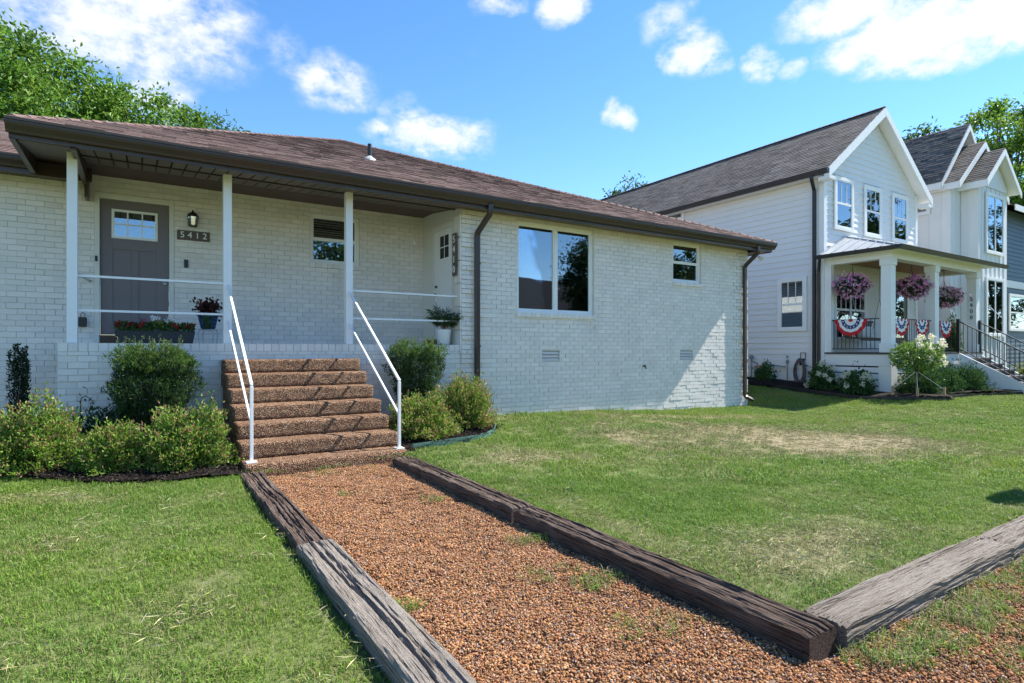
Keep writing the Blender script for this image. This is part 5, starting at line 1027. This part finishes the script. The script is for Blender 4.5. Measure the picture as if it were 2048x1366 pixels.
b.build('hose_coil', 'hose_rubber', hs, smooth=True); MB().box(16.3, 16.38, 9.74, 9.86, .95, 1.15).bar((16.34, 9.70, 1.1), (16.34, 9.70, 1.32), .015).bar((16.34, 9.84, 1.1), (16.34, 9.84, 1.32), .015).bar((16.34, 9.69, 1.32), (16.34, 9.85, 1.32), .015).build('bracket', 'black_metal', hs)
sp_ = thing('water_spigot', 'grey standpipe tap between the gas meter and the hose', 'tap', (16.32, 10.25, .4)); MB().tube([(16.32, 10.25, .36), (16.32, 10.25, 1.12)], .018, 8).sphere((16.32, 10.25, 1.05), .05).sphere((16.32, 10.25, 1.2), .035).bar((16.32, 10.25, 1.1), (16.4, 10.25, 1.1), .02).build('pipe', 'grey_metal', sp_)
# planting in front of the neighbouring house
HYL = [(.05, .12, .03), (.075, .16, .04), (.04, .09, .025)]
def heads(th, pts, r, cols):
    for p in pts:
        n = 70; U = unitv(rng.normal(size=(n, 3))); P = np.array(p)+U*np.array((r, r, r*1.15))*rng.uniform(.15, 1, (n, 1)); link('flower_head', leaf_mesh('flower_head', P, U+rng.normal(0, .5, U.shape), r*.55, r*.5, pick(cols, n, .06), 'petal', .1), th)
CR = [(.72, .70, .55), (.78, .76, .66), (.68, .68, .46)]
for lab, c, rx, h in (('white hydrangea bush next to the corner downspout', (15.95, 8.95), .42, .72), ('white hydrangea bush below the left bunting', (15.95, 8.05), .42, .70)):
    th = bush('hydrangea_bush', lab, c, rx, rx, h, 170, 10, .09, .055, HYL, None, group='white hydrangeas of the neighbouring house', lump=.3); zb = float(gz(*c)); U = hemi(17, .15); heads(th, [(c[0]+u[0]*rx*1.02, c[1]+u[1]*rx*1.02, zb+.05+u[2]*h*1.02) for u in U if u[0]-u[1]*.3 < .75], .065, CR)
bush('small_shrub', 'small leafy shrub growing below the gas meter pipe', (15.95, 10.75), .3, .34, .58, 90, 9, .08, .045, HYL, None, lump=.35, zmin=.25)
tz = float(gz(16.2, 6.75)); ht = thing('hydrangea_tree', 'young staked tree form hydrangea with cream flowers in front of the porch', 'tree', (16.2, 6.75, tz)); b = MB(); b.tube([(16.2, 6.75, tz-.05), (16.21, 6.76, tz+.5), (16.2, 6.75, tz+.75)], [.032, .026, .024], 8)
for k in range(9): a = random.uniform(0, 6.28); b.tube([(16.2, 6.75, tz+.55+random.uniform(0, .15)), (16.2+.2*math.cos(a), 6.75+.2*math.sin(a), tz+.95), (16.2+.38*math.cos(a), 6.75+.38*math.sin(a), tz+1.25)], [.016, .011, .005], 5)
b.build('trunk', 'bark', ht, smooth=True); n = 1500; U = unitv(rng.normal(size=(n, 3)))*(rng.random((n, 1))**.4); P = np.array((16.2, 6.75, tz+1.06))+U*np.array((.56, .56, .38)); link('crown', leaf_mesh('crown', P, U+rng.normal(0, .5, U.shape), .09, .045, pick([(.10, .20, .035), (.13, .24, .045), (.08, .16, .03)], n)), ht)
heads(ht, [(16.2+.55*math.cos(a)*r_, 6.75+.55*math.sin(a)*r_, tz+zz-.38) for a, r_, zz in ((-.2, .9, 1.75), (-.5, 1.05, 1.62), (-.9, 1.0, 1.72), (-1.3, .9, 1.8), (-.3, 1.15, 1.4), (-.6, 1.2, 1.28), (-1.9, .7, 1.62), (-2.6, .8, 1.72), (-1.5, 1.0, 1.42), (.3, .8, 1.85), (-.1, 1.15, 1.55), (-2.2, .9, 1.4), (-.8, .6, 1.92), (-2.4, .5, 1.9))], .075, CR)
for i, (lab, c) in enumerate((('short wooden stake left of the young hydrangea tree', (15.85, 7.15)), ('short wooden stake in front of the young hydrangea tree', (15.75, 6.55)), ('short wooden stake right of the young hydrangea tree', (16.55, 6.3)))):
    zz = float(gz(*c)); sk = thing('garden_stake', lab, 'stake', (*c, zz), 'stakes around the hydrangea tree'); MB().bar((c[0], c[1], zz-.1), (c[0]+.02, c[1], zz+.32), .045).build('peg', 'stake_wood', sk); MB().bar((c[0]+.01, c[1], zz+.26), (16.2, 6.75, tz+.7), .008).build('guy_rope', 'trim_white', sk)
JU = [(.026, .075, .022), (.038, .10, .026), (.055, .13, .034), (.018, .05, .02)]
for lab, c in (('juniper shrub directly behind the young hydrangea tree', (16.95, 6.98)), ('middle juniper shrub in front of the neighbouring porch', (18.2, 7.0)), ('juniper shrub nearest the neighbouring stairs', (19.35, 6.85))):
    bush('juniper_shrub', lab, c, .72, .48, .80, 460, 18, .085, .019, JU, None, group='junipers in front of the neighbouring porch', upb=.5, lump=.3)
bush('arborvitae', 'dark cone shaped evergreen behind the stair railing', (23.2, 8.6), .45, .45, 2.3, 500, 14, .10, .03, YEW, None, cat='shrub', taper=.55, lump=.15, t0=.5)
bush('arborvitae', 'rounded dark evergreen in front of the blue house', (27.6, 7.0), .8, .8, 1.9, 400, 14, .12, .04, YEW, None, cat='shrub', taper=.35, lump=.15)
bush('lime_hydrangea', 'lime green hydrangea bush to the right of the stairs', (22.9, 6.2), .8, .7, .95, 260, 12, .12, .07, [(.20, .27, .06), (.26, .32, .09), (.12, .19, .04)], None, lump=.2)
b = MB(); 
for (p, q), (r, s_) in zip(BEDN[1:9], BEDN[2:9]): b.bar((p, q, float(gz(p, q))+.03), (r, s_, float(gz(r, s_))+.03), .03, .12)
tag(b.build('bed_edging', 'black_metal'), 'black edging along the mulch bed of the neighbouring house', 'edging')

# ------------------------------------------------------------------ farther houses
H3 = thing('board_and_batten_house', 'white board and batten house with three stepped gables behind the porch house', 'house', (26.4, 12, 0))
def batten_box(xa, xb, ya, yb, zt, faces):
    MB().box(xa, xb, ya, yb, -.1, zt).build('wall', 'siding_white', H3)
    if 'f' in faces:
        x = xa+.3
        while x < xb-.1: MB().box(x-.025, x+.025, ya-.022, ya-.001, .4, zt-.02).build('batten', 'siding_white', H3); x += .4
    if 'l' in faces:
        y = ya+.3
        while y < yb-.1: MB().box(xa-.022, xa-.001, y-.025, y+.025, .4, zt-.02).build('batten', 'siding_white', H3); y += .4
batten_box(24.26, 28.5, 9.04, 24, 7.32, 'fl'); batten_box(25.1, 27.7, 8.5, 9.03, 7.32, 'fl')
def gable_roof(xc, hw, ze_, zp_, y0, y1, batt=True):
    MB().prism([(xc-hw+.25, ze_-.05), (xc+hw-.25, ze_-.05), (xc, zp_-.24)], 'y', y0+.30, y0+.34).build('gable_wall', 'siding_white', H3)
    for s_ in (-1, 1):
        xe = xc+s_*hw; rr = slab(xe, ze_, xc+s_*.0005, zp_, y0, y1, .09, 'trim_white', H3, 'roof'); v = Vector((xc-xe, 0, zp_-ze_)); L = v.length; v.normalize()
        if s_ < 0: shingle_obj(shingles((xe-.02, y1, ze_), np.array((0, -1., 0)), np.array(v), [(0, 0), (y1-y0+.02, 0), (y1-y0+.02, L+.02), (0, L+.02)], .145, .32), 'shingle_field', 'shingle_grey', rr)
        else: shingle_obj(shingles((xe+.02, y0-.02, ze_), np.array((0, 1., 0)), np.array(v), [(0, 0), (y1-y0, 0), (y1-y0, L+.02), (0, L+.02)], .145, .32), 'shingle_field', 'shingle_grey', rr)
        MB().add([(xe, y0-.03, ze_-.02), (xc, y0-.03, zp_-.02), (xc, y0-.03, zp_-.24), (xe, y0-.03, ze_-.24), (xe, y0-.002, ze_-.02), (xc, y0-.002, zp_-.02), (xc, y0-.002, zp_-.24), (xe, y0-.002, ze_-.24)], [(0, 1, 2, 3), (7, 6, 5, 4), (0, 4, 5, 1), (2, 6, 7, 3), (0, 3, 7, 4)]).build('rake_board', 'trim_white', H3)
    MB().box(xc-hw-.02, xc-hw+.02, y0, y1, ze_-.24, ze_-.012).build('fascia', 'trim_white', H3)
gable_roof(26.4, 1.6, 7.36, 8.72, 8.16, 10.5); gable_roof(26.38, 2.25, 7.33, 9.14, 8.73, 11); gable_roof(26.4, 2.42, 7.38, 9.96, 9.22, 24)
far_window(H3, 25.72, 27.15, 5.0, 7.02, 8.5-.024, split=False, two=True); far_window(H3, 25.72, 27.15, 2.0, 3.95, 8.5-.024, split=False, two=True); far_window(H3, 9.75, 10.6, 6.45, 6.72, 24.26-.024, ax='x', split=False)
H4 = thing('blue_house', 'slate blue lap siding house at the right edge of the photograph', 'house', (34, 12, 0)); MB().box(30, 40, 9.3, 24, -.1, 7.2).build('wall', 'siding_blue', H4)
z = .6
while z < 7.1: lap((30.05, 9.3), (40, 9.3), z, .17, (0, -1), H4, 'siding_blue'); lap((30, 24), (30, 9.35), z, .17, (-1, 0), H4, 'siding_blue'); z += .17
MB().box(29.96, 30.09, 9.26, 9.39, .2, 7.2).build('corner_board', 'trim_white', H4); MB().box(30.09, 40, 9.25, 9.299, 4.0, 4.3).build('band_board', 'trim_white', H4)
rr = MB().add([(29.5, 8.8, 7.25), (40.5, 8.8, 7.25), (40.5, 16.5, 11), (29.5, 16.5, 11), (29.5, 24.2, 7.25), (40.5, 24.2, 7.25)], [(0, 1, 2, 3), (3, 2, 5, 4), (0, 3, 4), (1, 5, 2)]).build('roof', 'shingle_grey', H4); v = Vector((0, 7.7, 3.75)); L = v.length; v.normalize()
shingle_obj(shingles((29.45, 8.78, 7.27), np.array((1., 0, 0)), np.array(v), [(0, 0), (11.1, 0), (11.1, L), (0, L)], .145, .32), 'shingle_field', 'shingle_grey', rr); MB().box(29.5, 40.5, 8.76, 8.80, 7.02, 7.25).build('fascia', 'trim_white', H4)
far_window(H4, 30.5, 32.3, 2.3, 3.65, 9.27)
fp = thing('flag_pole', 'thin white flag pole slanting from the far house porch', 'flag pole', (29.2, 8.45, 2.6)); MB().tube([(28.0, 8.4, 2.35), (29.4, 7.3, 3.2)], .018, 8).build('pole', 'trim_white', fp)
H5 = thing('grey_house', 'dark roofed house across the street, reflected in the picture window', 'house', (26, -26, 0)); MB().box(19, 35.4, -32, -23, -.1, 4.6).build('wall', 'tan_wall', H5); MB().prism([(-32.6, 4.6), (-22.3, 4.6), (-27.5, 8.2)], 'x', 18.4, 36).build('roof', 'dark_roof', H5)
for k in range(4): far_window(H5, 20.3+k*2.7, 21.7+k*2.7, 1.6, 3.2, -22.9) if False else MB().box(20.3+k*2.7, 21.7+k*2.7, -22.999, -22.95, 1.6, 3.2).build('window', 'glass', H5)
caster = thing('shadow_caster', 'unseen box on a post added beyond the right edge to cast the round lawn shadow', 'shadow_caster', (7.85, 1.88, 0)); MB().box(7.81, 7.89, 1.84, 1.92, -.1, .98).build('post', 'timber_grey', caster); MB().prism([(1.72, .98), (2.02, .98), (2.02, 1.15), (1.98, 1.25), (1.87, 1.30), (1.76, 1.25), (1.72, 1.15)], 'x', 7.60, 8.12).build('box', 'black_metal', caster, .01)  # out-of-view stand-in of guessed form, placed to throw the round shadow
for o in SC.objects:
    if '_o' in o: del o['_o']
